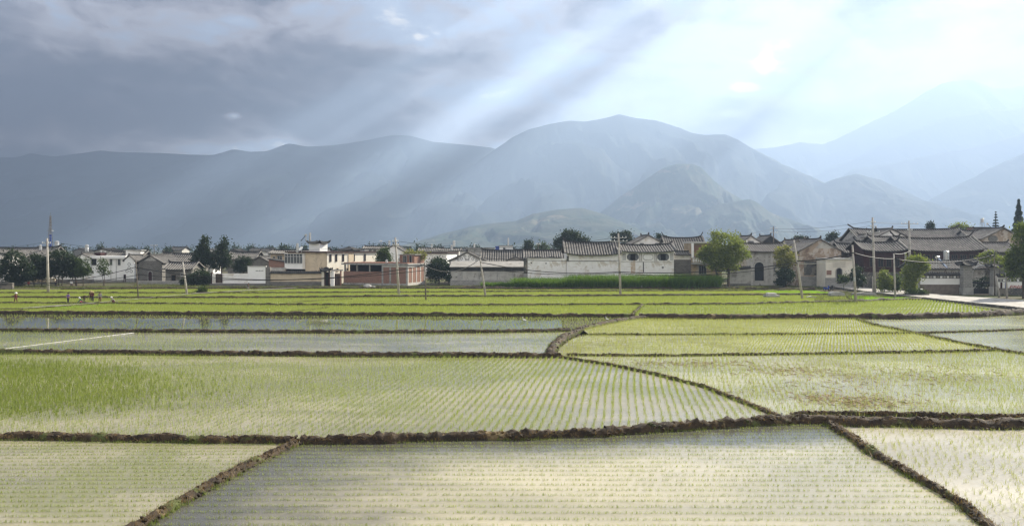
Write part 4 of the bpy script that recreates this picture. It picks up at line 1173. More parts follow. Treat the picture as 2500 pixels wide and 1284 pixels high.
window(r_, -2.3, Z(634, 181), .8, 1.7, 3.2, CONC, GLASS, 1); window(r_, -.9, Z(634, 181), .5, 1.7, 3.2, CONC, DARK, 0)
MB().box(-3.9, .3, 3.0, 8.5, Z(622, 184), Z(620.5, 184)).build('upper_slab', CONC, r_)
tank('small white tank on the flat slab of the brick building', 944, 634, 644, 6.5, 180)
dish('round white dish on the flat roof of the brick building', 973.5, 626, 182, .55, (-.2, -1, .35))
P_ = cottage('small white house with two dark windows behind the round tree', 890, 944, 240, 600.5, 607.5, 6, wall=PL_CLEAN, tile=TILE, lift=.1, ends=.1)
P_.win(904, 612, 6, 4); P_.win(915, 612, 6, 4)
cottage('white gable end with a dark swept roof behind the tall concrete pole', 936, 985, 232, 597.5, 615, 10, 'y', PL_CLEAN, TILE_D, lift=.4)
tank('steel tank above the white gable end', 950.5, 587, 599, 5.5, 236)
cottage('low grey roof behind the vine-topped brick storey', 1024, 1078, 262, 604, 613, 7, wall=PL_GREY, tile=TILE, lift=.1, ends=.1)
P_ = Place('flat_house', 'flat-roofed white house with a dark red roof edge behind the dark bush', 'house', 1080, 222, -14); r_ = P_.root
MB().box(-5.5, 1.2, 0, 9, -.3, Z(619, 222)).build('wall', PL_CLEAN, r_); MB().box(-5.9, 1.6, -.5, 9.4, Z(619, 222), Z(616.3, 222)).build('roof_slab', REDW, r_)
cottage('grey roof with a small white dormer beyond the flat white house', 1076, 1120, 250, 606, 613, 6, wall=PL_GREY, tile=TILE, lift=.1, ends=.1)
tank('big steel tank beside the flat white house', 1108.5, 587, 603, 6.5, 236)
tank('slim steel tank in front of the big steel tank', 1102.5, 598, 612, 5, 230)
tank('small steel tank on the low grey roof', 1054, 596, 605, 4.5, 264)

# grey gable house with painted ornament
P_ = cottage('grey house with a black scroll ornament painted on its white gable', 1097, 1184, 183, 614, 636.5, 13, 'y', PL_GREY, TILE, lift=.15)
MB().prism([(P_.x(1107), P_.z(638)), (P_.x(1174), P_.z(638)), (P_.x(1140), P_.z(618.5))], -.035, .01).build('gable_panel', PL_CLEAN, P_.root)
orn = MB(); rs = random.Random(5)
for sx in (-1, 1):
    for (ox, oz, rr) in ((.5, 1.0, .38), (1.3, .55, .4), (2.0, .3, .3), (.25, .35, .25)):
        c = Vector((sx*ox, -.05, P_.z(638)+oz)); pts = []
        for k in range(14):
            a = k*.62; q = rr*(1-k/18); pts.append(c+Vector((sx*q*math.cos(a), 0, q*math.sin(a))))
        orn.tube(pts, .055, 4)
orn.build('gable_ornament', ORN, P_.root)
cottage('wide dark tiled roof joined to the ornamented grey house', 1178, 1292, 192, 610.5, 640, 9, wall=PL_GREY, tile=TILE_D)
P_ = Place('shed', 'long grey shed with a pale sheet roof and a tiled strip', 'shed', 1190, 175); r_ = P_.root
xl, xr = P_.x(1100), P_.x(1279)
MB().box(xl, xr, 0, 5, -.3, P_.z(652)).build('wall', PL_GREY, r_)
MB().prismx([(-.5, P_.z(652.5)), (5, P_.z(639, 5)), (5, P_.z(639, 5)+.12), (-.5, P_.z(652.5)+.12)], xl-.2, xr+.1).build('roof', TIN, r_)
MB().box(xl, xr, -.04, .02, P_.z(662), P_.z(653.5)).build('tile_band', TILE_D, r_)
MB().box(xl-.05, xr+.03, -.3, -.05, -.3, P_.z(684)).build('stone_base', STONE_L, r_)
for px in (1128, 1170, 1214, 1252): MB().box(P_.x(px)-.12, P_.x(px)+.12, -.05, .02, P_.z(683), P_.z(662.5)).build('pilaster', CONC, r_)
cottage('plain white gable between the ornamented house and the long white wall', 1234, 1284, 199, 614.5, 632, 9, 'y', PL_WHITE, TILE_D, lift=.15)
cottage('low grey gable in front of the plain white gable', 1240, 1276, 190, 625, 635, 6, 'y', PL_GREY, TILE, lift=.1)
P_ = Place('flat_house', 'dark flat-roofed house with roof railings beyond the ornamented gable', 'house', 1175, 300); r_ = P_.root
MB().box(P_.x(1140), P_.x(1206), 0, 8, -.3, P_.z(607)).build('wall', PL_GREY, r_); MB().box(P_.x(1137), P_.x(1209), -.6, 8.5, P_.z(607), P_.z(604.8)).build('roof_slab', CONC, r_)
tank('steel tank on the dark flat-roofed house', 1158, 594, 604.5, 4.5, 303)
P_ = Place('flat_house', 'white flat-roofed house with a blue tin box on its roof', 'house', 1232, 320); r_ = P_.root
MB().box(P_.x(1219), P_.x(1252), 0, 7, -.3, P_.z(601)).build('wall', PL_CLEAN, r_); MB().box(P_.x(1217), P_.x(1254), -.5, 7.5, P_.z(601), P_.z(599.3)).build('roof_slab', CONC, r_)
P_.win(1231, 607, 5, 5); MB().box(P_.x(1209), P_.x(1219), .5, 3, P_.z(612), P_.z(601)).build('tin_box', BLUE, r_)
tank('slender steel tank on the white house with the blue tin box', 1241, 581, 599, 4, 323)
cottage('tiny white gable among the far trees beside the small pole', 1308, 1328, 300, 602, 610, 5, 'y', PL_CLEAN, TILE, lift=.1)

# long white wall and the two roofed white houses behind the maize
P_ = Place('long_wall', 'tall white courtyard wall with a dark stone corner pier and rusty stains', 'wall', 1330, 171.5); r_ = P_.root
MB().box(P_.x(1288), P_.x(1383), 0, .6, -.3, P_.z(631)).build('wall_face', PL_WHITE, r_)
MB().box(P_.x(1278.5), P_.x(1288), -.1, .7, P_.z(668), P_.z(636)).build('dark_pier', STONE_D, r_)
MB().box(P_.x(1278.5), P_.x(1288), -.1, .7, -.3, P_.z(668)).build('pier_base', STONE_L, r_)
MB().box(P_.x(1279), P_.x(1370), -.15, .75, P_.z(631), P_.z(629.5)).build('coping', CONC, r_)
tl = MB()
for k in range(30): x = P_.x(1281+k*3); tl.box(x-.09, x+.09, -.1, .6, P_.z(629.5), P_.z(629.5)+random.uniform(.12, .34))
tl.build('loose_tiles', TILE_D, r_)
for (px, py) in ((1297, 642), (1333, 643)): MB().lathe([(.14, 0), (.14, .08)], 8, 0, 0).build('vent_hole', DARK, r_) if False else MB().box(P_.x(px)-.12, P_.x(px)+.12, -.012, .02, P_.z(py)-.12, P_.z(py)+.12).build('vent_hole', DARK, r_)
RUST = M('rust_stain', (.50,.37,.25), (.60,.52,.42), 1.2, c3=(.66,.65,.62), s3=1.1, bstr=.1)
cottage('dark tiled roof behind the tall white courtyard wall', 1284, 1380, 186, 610, 631, 8, wall=PL_GREY, tile=TILE_D, lift=.15, ends=.15)
P_ = cottage('long white house with a swept grey roof and a plain upper band behind the maize', 1384, 1511, 171, 591, 620.5, 9, wall=PL_WHITE, tile=TILE, lift=.45, ends=.6)
MB().box(P_.x(1384)-.04, P_.x(1388.5), -.03, .02, P_.z(639), P_.z(625)).build('dark_corner', STONE_D, P_.root)
MB().box(P_.x(1383), P_.x(1511), -.05, .02, P_.z(638.7), P_.z(637.7)).build('string_course', CONC_L, P_.root)
P_ = cottage('ornate white house with two octagonal dark windows behind the maize', 1513, 1645, 171.5, 597, 615, 9, wall=PL_WHITE, tile=TILE, lift=.4, ends=.4)
def octagon(root, x, z, w_, h, y=0, frame=ORN, pane=DARK, inner=.42):
    c = .3*h; q = [(x-w_/2, z-h/2+c), (x-w_/2+c, z-h/2), (x+w_/2-c, z-h/2), (x+w_/2, z-h/2+c), (x+w_/2, z+h/2-c), (x+w_/2-c, z+h/2), (x-w_/2+c, z+h/2), (x-w_/2, z+h/2-c)]
    f = MB().prism(q, y-.05, y+.02).build('octagonal_window', frame, root)
    if inner: MB().box(x-w_*inner/2, x+w_*inner/2, y-.07, y-.02, z-h*.46, z+h*.42).build('dark_opening', pane, f)
    return f
octagon(P_.root, P_.x(1545), P_.z(627.5), 2.45, 1.45); octagon(P_.root, P_.x(1619), P_.z(627.5), 2.45, 1.45)
octagon(P_.root, P_.x(1582), P_.z(627.5), 2.2, 1.25, 0, PL_GREY, None, 0); octagon(P_.root, P_.x(1582), P_.z(627.5), 1.95, 1.02, -.03, PL_CLEAN, None, 0)
for px in (1524, 1640):
    lt = MB()
    for i in range(3):
        for j in range(6): lt.box(P_.x(px)+(i-1)*.24-.08, P_.x(px)+(i-1)*.24+.08, -.02, .01, P_.z(635)+j*.24, P_.z(635)+j*.24+.15)
    lt.build('lattice_strip', ORN, P_.root)
for px in (1562, 1566, 1599, 1603): MB().box(P_.x(px)-.1, P_.x(px)+.1, -.06, .01, P_.z(637), P_.z(618.5)).build('moulded_strip', PL_GREY, P_.root)
MB().box(P_.x(1513), P_.x(1645), -.06, .02, P_.z(639.5), P_.z(638)).build('string_course', CONC_L, P_.root)
MB().tube([(P_.x(1571), -.1, P_.z(664)), (P_.x(1570.5), -.1, P_.z(640))], .09, 6).build('drainpipe', CABLE, P_.root)
MB().prism([(P_.x(1618)+.24*math.cos(k*math.pi/6), P_.z(653)+.24*math.sin(k*math.pi/6)) for k in range(12)], -.04, .02).build('round_vent', CONC, P_.root)
MB().box(P_.x(1540), P_.x(1551), -.012, .01, P_.z(668), P_.z(634.8)).build('rust_streak', RUST, P_.root)
P_ = cottage('tall white gable with a painted triangle behind the ornate white house', 1536, 1630, 198, 573, 600, 11, 'y', PL_WHITE, TILE_D, lift=.2, over=1.0)
octagon(P_.root, P_.x(1567), P_.z(596), 1.0, .5, 0, ORN, None, 0); octagon(P_.root, P_.x(1604), P_.z(596), 1.0, .5, 0, ORN, None, 0)

# houses up to the big bright tree
cottage('dark swept roof with an upturned corner between the ornate house and the balcony house', 1631, 1722, 187, 580, 612, 10, wall=PL_GREY, tile=TILE, lift=.5, ends=.8)
P_ = cottage('low rubble-walled house with a short tiled roof beside the ornate white house', 1647, 1692, 177, 613, 622, 4, wall=PL_WHITE, tile=TILE_D, lift=.2)
MB().box(P_.x(1646)-.03, P_.x(1692)+.03, -.06, .02, -.3, P_.z(634)).build('stone_wall_face', STONE, P_.root)
P_ = Place('balcony_house', 'ochre house with a white baluster balcony half hidden by the bright tree', 'house', 1724, 176); r_ = P_.root
MB().box(P_.x(1689), P_.x(1762), 0, 8, -.3, P_.z(594)).build('wall', PL_OCHRE, r_)
MB().box(P_.x(1687), P_.x(1764), -.7, 8.3, P_.z(594), P_.z(590)).build('roof_slab', CONC_L, r_)
MB().box(P_.x(1693), P_.x(1760), -.05, .02, P_.z(628), P_.z(598)).build('recess', BRICK, r_)
MB().box(P_.x(1688), P_.x(1691.5), -1.0, .0, P_.z(630), P_.z(594)).build('column', PL_CLEAN, r_)
b_ = MB().box(P_.x(1688), P_.x(1742), -1.2, 0, P_.z(645), P_.z(641)).build('balcony', CONC, r_)
bl = MB()
for k in range(13): bl.lathe([(.06, 0), (.13, .35), (.07, .7), (.1, 1.0)], 8, P_.x(1690+k*4.2), -1.08, P_.z(641))
bl.build('baluster_row', CERAM, b_); MB().box(P_.x(1688), P_.x(1742), -1.2, -.96, P_.z(630), P_.z(628.5)).build('handrail', CONC, b_)
P_.win(1715, 659, 17, 20, pane=DARK, frame=CONC, bars=2)

# ornate gate house right of the bright tree
capped_wall('wall', 'grey plastered yard wall with a sloping cap beside the bright tree', 1782, 1832, 172, 655, PL_GREY, TILE_D, STONE, .7)
P_ = cottage('grey gate house with a tall dark arch and a carved pediment', 1822, 1922, 179, 594, 613.5, 8, wall=PL_GREY, tile=TILE_W, lift=.3, cover=COVER)
P_.door(1853, 685, 23, 45, -.05, arch=True, frame=CONC_L)
MB().prism([(P_.x(1838), P_.z(633)), (P_.x(1870), P_.z(633)), (P_.x(1854), P_.z(620))], -.12, .01).build('pediment', CONC_L, P_.root)
MB().prism([(P_.x(1844), P_.z(631.5)), (P_.x(1864), P_.z(631.5)), (P_.x(1854), P_.z(623.5))], -.15, -.1).build('pediment_panel', PL_GREY, P_.root)
for px in (1836, 1871, 1884): MB().box(P_.x(px)-.25, P_.x(px)+.25, -.1, .02, 0, P_.z(618)).build('pilaster', CONC_L, P_.root)
for py in (634, 640, 650, 665): MB().box(P_.x(1870.6), P_.x(1884), -.06, .01, P_.z(py)-.12, P_.z(py)).build('moulding', CONC, P_.root)
rg = MB(); c = (P_.x(1899), P_.z(657)); n = 24
for k in range(n):
    a, b = 2*math.pi*k/n, 2*math.pi*(k+1)/n
    rg.prism([(c[0]+.62*math.cos(a), c[1]+.62*math.sin(a)), (c[0]+.9*math.cos(a), c[1]+.9*math.sin(a)), (c[0]+.9*math.cos(b), c[1]+.9*math.sin(b)), (c[0]+.62*math.cos(b), c[1]+.62*math.sin(b))], -.08, .02)
rg.build('moon_ring', ORN, P_.root)
P_ = cottage('white gable with an arched painted motif behind the gate house', 1803, 1864, 205, 574.5, 597, 9, 'y', PL_WHITE, TILE_D, lift=.2)
octagon(P_.root, P_.x(1833), P_.z(591), 1.5, .6, 0, ORN, None, 0)
cottage('plain dark tiled gable behind the gate house', 1848, 1914, 216, 574, 600, 9, 'y', TILE_D, TILE_D, lift=.15)
P_ = cottage('gabled house with badly peeling plaster and brown brick showing', 1953, 2052, 172, 582, 613, 13, 'y', PL_PEEL, TILE_W, lift=.15, rz=-6)
MB().prism([(P_.x(1990), P_.z(606)), (P_.x(2046), P_.z(606)), (P_.x(2010), P_.z(587))], -.03, .01).build('plaster_gable', PL_GREY, P_.root)
MB().box(P_.x(1964), P_.x(2008), -.04, .02, P_.z(672), P_.z(638)).build('brick_patch', STONE_D, P_.root)
MB().box(P_.x(1956), P_.x(2050), -.07, .02, -.3, P_.z(675)).build('stone_base', STONE_L, P_.root)
cottage('narrow gable just behind the yellow-flowering tree', 1922, 1972, 198, 584, 604, 9, 'y', PL_GREY, TILE_W, lift=.1)
cottage('second narrow gable between the yellow-flowering tree and the peeling house', 1944, 1998, 206, 582, 602, 9, 'y', PL_GREY, TILE_W, lift=.1)
P_ = Place('gate_facade', 'pale facade with a small arched dark door and moulded surround', 'house', 2046, 166); r_ = P_.root
MB().box(P_.x(2016), P_.x(2082), 0, 5, -.3, P_.z(634)).build('wall', PL_PALE, r_); MB().box(P_.x(2014), P_.x(2084), -.25, 5.2, P_.z(634), P_.z(630)).build('cornice', CONC_L, r_)
MB().box(P_.x(2015), P_.x(2083), -.06, .02, -.3, P_.z(678)).build('stone_base', STONE_L, r_)
P_.door(2048, 692, 13, 37, -.06, arch=True, frame=STONE_L)
for py in (640, 645, 650): MB().box(P_.x(2033), P_.x(2064), -.08, .01, P_.z(py)-.1, P_.z(py)).build('moulding', CONC, r_)
MB().box(P_.x(2018), P_.x(2030), -.035, .01, P_.z(671), P_.z(660)).build('brick_patch', BRICK, r_)

# big old courtyard houses on the right
cottage('steep swept roof, upper of two turned roofs beside the big courtyard', 2062, 2166, 205, 566, 596, 10, 'y', PL_GREY, TILE, lift=.4, ends=.7)
cottage('turned roof nearer to the tall power pole, lower of two', 2086, 2182, 193, 571, 600, 9, 'y', PL_GREY, TILE_W, lift=.3)
cottage('small tiled roof beside the pale arched facade', 2056, 2106, 176, 594, 616, 6, wall=STONE_D, tile=TILE, lift=.35)
cottage('long ridge roof at the back of the big courtyard', 2100, 2366, 199, 559.5, 588, 11, wall=PL_GREY, tile=TILE_W, lift=.35, ends=.9)
P_ = cottage('white triangle gable in the middle of the big courtyard roofs', 2143, 2212, 187, 557.5, 577, 8, 'y', PL_WHITE, TILE_D, lift=.15)
cottage('tiled roof below the white triangle gable', 2138, 2208, 180, 577, 593, 6, wall=STONE_D, tile=TILE_W, lift=.25)
P_ = cottage('dark wooden wing with a low striped roof behind the tall power pole', 2108, 2208, 167, 591, 612, 7, wall=REDW, tile=TILE, lift=.45, ends=.6)
for px in (2130, 2150, 2170, 2190): P_.win(px, 640, 12, 22, frame=WOOD, pane=DARK, bars=1)
MB().box(P_.x(2107), P_.x(2209), -.07, .02, -.3, P_.z(664)).build('stone_base', STONE_D, P_.root)
P_ = cottage('great wooden courtyard house with a wide striped tile roof', 2208, 2402, 170, 581, 611.5, 10, wall=REDW, tile=TILE_W, lift=.55, ends=.9)
for px in (2240, 2262, 2284, 2330, 2352, 2374): P_.win(px, 631, 15, 17, frame=WOOD, pane=DARK, bars=2)
MB().box(P_.x(2207), P_.x(2212), -.2, 1.0, 0, P_.z(616)).build('end_pier', CONC, P_.root)
MB().box(P_.x(2396), P_.x(2402.5), -.2, 1.0, 0, P_.z(616)).build('end_pier', CONC, P_.root)
cottage('short striped roof between the great wooden house and the drooping tree', 2404, 2480, 177, 591, 614, 7, wall=STONE_D, tile=TILE_W, lift=.15)
P_ = cottage('stained gable house behind the drooping tree', 2398, 2500, 191, 555, 583, 12, 'y', PL_PEEL, TILE_W, lift=.15)
octagon(P_.root, P_.x(2424), P_.z(583), 2.2, 1.4, 0, STONE, None, 0)
cottage('grey tiled slope joined to the stained gable house', 2372, 2412, 196, 562, 584, 8, wall=PL_GREY, tile=TILE_W, lift=.15)
P_ = Place('roof_room', 'small flat brick room on the roofs under the tank on legs', 'shed', 2396, 203); r_ = P_.root
MB().box(P_.x(2377), P_.x(2414), 0, 3, 5, P_.z(556)).build('wall', BRICK, r_); MB().box(P_.x(2375), P_.x(2416), -.3, 3.3, P_.z(556), P_.z(554.3)).build('roof_slab', TILE_D, r_)
tank('steel tank on tall legs above the small flat brick room', 2398, 533, 554, 7.5, 204, 1.1)
solar_heater('tilted solar water heater on the roofs beside the tank on legs', 2412, 202, Z(558.5, 202), 1.3, 1.1, 60)
cottage('low grey hall with a plain roof behind the frieze wall', 2246, 2404, 157, 633, 655, 7, wall=PL_GREY, tile=TILE_D, lift=.1, ends=.1)

# frieze wall, gate and slogan wall
P_ = capped_wall('frieze_wall', 'white panelled wall with a painted frieze and tiled cap beside the iron gate', 2250, 2353, 144, 671, PL_CLEAN, TILE, M('brown_base', (.20,.165,.14), (.15,.125,.105), 1.5), 1.75)
MB().box(P_.x(2251), P_.x(2353), -.035, .01, P_.z(680), P_.z(672.5)).build('frieze', ORN, P_.root)
for k in range(12): MB().box(P_.x(2254+k*8.2), P_.x(2259.5+k*8.2), -.05, -.03, P_.z(678.6), P_.z(673.8)).build('frieze_picture', PL_CLEAN if k % 2 else PL_GREY, P_.root)
MB().box(P_.x(2348), P_.x(2353), -.05, .01, P_.z(701), P_.z(672)).build('panel_border', PL_GREY, P_.root)
P_ = Place('gate_pillar', 'broad grey gate pillar with a small swept roof on top', 'pillar', 2361, 143); r_ = P_.root
MB().box(-.78, .78, -.3, .9, P_.z(702), P_.z(648)).build('shaft', STONE_L, r_); MB().box(-.9, .9, -.42, 1.0, -.3, P_.z(702)).build('plinth', CONC, r_)
curved_roof(r_, 0, .3, 1.7, 1.3, P_.z(647), .8, .7, .55, TILE)
P_ = Place('gate_pillar', 'grey gate pillar beside the slogan wall', 'pillar', 2430, 142); r_ = P_.root
MB().box(-.5, .5, -.2, .8, P_.z(700), P_.z(652)).build('shaft', STONE_L, r_); MB().box(-.62, .62, -.3, .9, -.3, P_.z(700)).build('plinth', CONC_L, r_)
curved_roof(r_, 0, .3, 1.2, 1.2, P_.z(651), .6, .5, .5, TILE)
P_ = Place('iron_gate', 'tall black iron double gate with an arched top', 'gate', 2397, 143.3); r_ = P_.root
IRON = M('black_iron', (.02,.02,.022), (.035,.033,.032), 3, rough=.5, metal=.3)
def arch_z(f): return P_.z(672)+(P_.z(648)-P_.z(672))*math.sqrt(max(0, 1-(2*f-1)**2))
x0, x1 = P_.x(2373), P_.x(2422)
for hf in (0, 1):
    lf = MB(); a, b = x0+(x1-x0)*hf*.5+.02, x0+(x1-x0)*(.5+hf*.5)-.02
    for k in range(9):
        x = a+(b-a)*k/8; lf.tube([(x, 0, .12), (x, 0, arch_z((x-x0)/(x1-x0))-.05)], .028, 5)
    lf.box(a, b, -.03, .03, .1, 1.1).box(a, b, -.04, .04, P_.z(692), P_.z(688)).box(a, b, -.03, .03, P_.z(680), P_.z(679))
    lf.build('gate_leaf', IRON, r_)
MB().tube([(x0+(x1-x0)*k/20, 0, arch_z(k/20)) for k in range(21)], .07, 6).build('arch_bar', METAL, r_)
P_ = capped_wall('slogan_wall', 'white wall painted with large red characters beside the gate', 2436, 2600, 141.5, 676, PL_CLEAN, TILE, STONE_D, 1.25)
MB().box(P_.x(2437), P_.x(2600), -.035, .01, P_.z(688), P_.z(681)).build('frieze', ORN, P_.root)
for k in range(18): MB().box(P_.x(2440+k*8.5), P_.x(2445.5+k*8.5), -.05, -.03, P_.z(686.7), P_.z(682.3)).build('frieze_picture', PL_CLEAN if k % 2 else PL_GREY, P_.root)
for px in (2444.5, 2456): MB().box(P_.x(px)-.16, P_.x(px)+.16, -.06, .01, 1.1, P_.z(689)).build('painted_bar', REDW if px < 2450 else BLUE, P_.root)
for ch, px in (('保', 2471), ('护', 2484), ('环', 2498)):
    cu = bpy.data.curves.new('character', 'FONT'); cu.body = ch; cu.size = .92; cu.extrude = .01; cu.align_x = 'CENTER'; cu.align_y = 'CENTER'; cu.resolution_u = 2
    tmp = bpy.data.objects.new('character', cu); COL.objects.link(tmp); dg = bpy.context.evaluated_depsgraph_get()
    me = bpy.data.meshes.new_from_object(tmp.evaluated_get(dg)); bpy.data.objects.remove(tmp)
    me.transform(Matrix.Translation((P_.x(px), -.045, P_.z(704))) @ Matrix.Rotation(math.pi/2, 4, 'X') @ Matrix.Scale(1.15, 4))
    me.materials.clear(); link_mesh('painted_character', me, REDP, P_.root)
P_ = tank('steel tank on a red stand behind the frieze wall', 2310, 612, 650, 13, 150, 1.2, group='water tanks on the village roofs')
solar_heater('large tilted solar collector behind the frieze wall', 2291, 149.5, Z(655, 149.5), 1.2, 1.9, 48, 1.5)

# far rooftops
rs = random.Random(21)
k = 0
for px in list(range(20, 620, 80))+list(range(640, 1400, 50)):
    d = rs.uniform(270, 430); w_ = rs.uniform(30, 52)*240/d*1.2; top = rs.uniform(602.5, 610); p0 = px+rs.uniform(-14, 14)
    axis = 'x' if rs.random() < .7 else 'y'
    cottage('far village house showing only a roofline above the nearer roofs', p0-w_/2, p0+w_/2, d, top, top+rs.uniform(6, 9), 8, axis, rs.choice((PL_WHITE, PL_GREY, PL_GREY, STONE)), TILE_D, cover=TILE, lift=.2, ends=.2, pitch=.9, group='far rooftops of the village', name='far_house')
# ================================================================== trees and plants
TL = 'leafy roadside trees at the end of the fields'
tree('bushy dark tree, first of the roadside trees from the picture edge', 38, 171, [(38,640,28,28),(18,664,22,22),(54,668,26,24),(38,690,18,20)], LEAF_DK, 6500, .27, 1, group=TL, trunk_r=.16, stems=2)
tree('dark tree between the bushy first roadside tree and the thick concrete pole', 92, 176, [(92,646,24,26),(80,666,20,20),(104,664,20,20)], LEAF_DK, 4800, .25, 2, group=TL, trunk_r=.13, stems=2)
tree('broad dark tree just past the thick concrete pole', 142, 177, [(140,638,32,28),(120,658,22,22),(162,656,24,24)], LEAF_DK, 7000, .25, 3, group=TL, trunk_r=.14, stems=3)
tree('slender dark tree in front of the white yard wall', 177, 176, [(176,646,21,25),(184,664,17,16)], LEAF_DK, 3400, .24, 4, group=TL, trunk_r=.11, stems=2)
tree('loose feathery tree in front of the white gable wing', 203, 175, [(204,652,17,20),(196,664,14,13),(212,664,12,11)], LEAF_MD, 2000, .22, 5, group=TL, trunk_r=.10)
tree('thin sapling in front of the two-storey white house', 252, 174, [(252,648,13,16),(246,662,11,10),(262,664,9,8)], LEAF_MD, 700, .22, 6, group=TL, trunk_r=.08, stems=2)
tree('tall dark tree with a pointed top, first of the pair', 494, 198, [(500,594,11,19),(492,615,17,20),(488,638,20,20),(505,630,15,20)], LEAF_DK, 4200, .30, 7, group='pair of tall dark trees', trunk_r=.25)
tree('tall dark tree with a rounded top, second of the pair', 541, 199, [(549,596,9,16),(541,615,15,20),(530,638,24,22),(552,636,14,20)], LEAF_DK, 4200, .30, 8, group='pair of tall dark trees', trunk_r=.25)
tree('round dark bush behind the white compound wall', 595, 192, [(595,646,20,20),(584,652,14,14)], LEAF_DK, 2400, .24, 9, name='bush', cat='bush')
tree('wide dark bush beside the white compound wall', 490, 177, [(490,676,27,20),(470,684,18,14),(506,684,14,14)], LEAF_DK, 3800, .24, 10, name='bush', cat='bush')
tree('small dark bush on the rubble beside the leaning concrete pole', 446, 178, [(447,688,9,8)], LEAF_DK, 500, .2, 11, name='bush', cat='bush')
tree('small grey-green bush alone on a bank in the fields', 496, 146, [(496,709,11,8),(490,711,7,6)], LEAF_MD, 700, .2, 12, name='bush', cat='bush', trunk_r=.05)
tree('round green tree beside the small white house', 938, 190, [(938,620,13,15),(930,634,12,12),(946,632,11,12)], LEAF_MD, 2400, .25, 13)
tree('dark sprawling bush beside the brick building', 1072, 178, [(1070,652,26,24),(1058,668,20,20),(1088,664,20,20)], LEAF_DK, 4600, .25, 14, name='bush', cat='bush')
tree('low dark bush at the foot of the ornamented grey house', 1106, 176, [(1104,680,14,10)], LEAF_DK, 800, .22, 15, name='bush', cat='bush')
tree('yellowish vine spreading over the brick upper storey', 1012, 183.5, [(1010,619,21,7),(1034,626,9,10),(992,622,8,5)], LEAF_YL, 1200, .22, 16, name='vine', cat='vine', trunk_r=.06)
tree('low plants beside the dish on the brick building roof', 985, 182, [(986,636,12,6)], LEAF_MD, 420, .2, 17, name='shrub', cat='shrub', trunk_r=.04)
tree('small dark square-topped tree rising above the far rooftops', 1291, 270, [(1291,601,10,12)], LEAF_DK, 1500, .34, 18)
tree('pale thin tree beside the tiny white gable', 1330, 285, [(1329,602,9,9),(1316,605,8,7)], LEAF_MD, 700, .34, 19)
tree('big dark tree crown behind the long swept roof', 1398, 236, [(1395,582,26,18),(1368,592,17,14),(1420,592,22,12),(1385,572,12,9)], LEAF_DK, 6000, .34, 20, trunk_r=.3)
tree('round dark crown behind the tall pole with many insulators', 1521, 262, [(1526,576,16,11),(1508,580,15,10),(1530,586,14,8)], LEAF_DK, 3600, .32, 21, trunk_r=.3)
tree('small dark tree at the shoulder of the tall white gable', 1613, 230, [(1612,582,9,8),(1626,585,5,4)], LEAF_DK, 900, .3, 22)
tree('big bright green tree in front of the balcony house', 1766, 166.5, [(1766,592,40,24),(1740,618,34,20),(1795,616,30,22),(1762,632,46,20),(1720,626,18,12),(1766,652,34,12)], LEAF_BR, 12000, .23, 23, trunk_r=.32, stems=2, shell=.8)
tree('tree with yellow blossoms in front of the gate house', 1914, 164, [(1904,620,12,20),(1930,630,14,12),(1914,645,18,12),(1922,608,8,8)], LEAF_YL, 2200, .24, 24, trunk_r=.12)
tree('dark flowering bush at the foot of the yellow blossom tree', 1918, 163, [(1918,672,21,18),(1905,688,14,10)], LEAF_DK, 2200, .23, 25, name='bush', cat='bush')
tree('dark dome-shaped crown behind the narrow gables', 1952, 255, [(1950,584,12,7),(1966,584,9,6)], LEAF_DK, 1400, .3, 26)
tree('small green palm-like crown above the peeling house', 2034, 232, [(2034,578,11,8),(2024,584,9,5)], LEAF_DK, 900, .32, 27)
tree('dark little conical tree above the long ridge roof', 2271, 235, [(2271,554,9,9),(2271,549,6,5)], LEAF_DK, 1200, .26, 28)
tree('pale green crown peeping over the long ridge roof', 2340, 236, [(2336,555,16,7),(2352,556,14,6)], LEAF_BR, 1200, .3, 29)
tree('bamboo-like bush with drooping plumes beside the frieze wall', 2232, 141, [(2238,640,22,16),(2228,664,22,20),(2222,692,17,20),(2252,650,14,14)], LEAF_BR, 5200, .22, 30, name='bush', cat='bush', stems=4, trunk_r=.06, droop=.6)
tree('upright yellow-green bush behind the roadside pole', 2160, 147, [(2157,680,11,22),(2168,690,12,20),(2152,696,10,16)], LEAF_BR, 2200, .2, 31, name='bush', cat='bush', trunk_r=.06)
tree('dark ragged bush between the bamboo-like bush and the yellow-green bush', 2192, 148, [(2190,690,12,20),(2180,700,10,12)], LEAF_MD, 1500, .2, 32, name='bush', cat='bush', trunk_r=.06)
tree('reddish dark shrub beside the pale arched facade', 2094, 156, [(2092,664,11,16),(2098,684,13,15),(2080,676,7,12)], LEAF_DK, 1500, .22, 33, name='shrub', cat='shrub', trunk_r=.06)
tree('low green shrub at the foot of the small arched door', 2060, 157, [(2060,682,12,8)], LEAF_MD, 700, .2, 34, name='shrub', cat='shrub', trunk_r=.05)
tree('leafy climber over the gate behind the slogan wall pillar', 2412, 147, [(2404,630,14,12),(2440,640,16,16),(2420,620,12,8)], LEAF_BR, 1500, .2, 35, name='climber', cat='vine', trunk_r=.05)
tree('great drooping green tree at the end of the slogan wall', 2500, 132, [(2500,590,26,46),(2478,634,22,34),(2512,640,40,46),(2470,662,14,24),(2460,640,12,22),(2540,600,40,60)], leafmat('willow_leaves', (.035,.062,.014), (.17,.205,.045), .5), 14000, .22, 36, trunk_r=.3, droop=.9, shell=.8)
tree('shrubs in the yard seen through the iron gate', 2397, 149, [(2385,694,12,12),(2408,690,14,16)], LEAF_DK, 900, .2, 37, name='shrub', cat='shrub', trunk_r=.05)
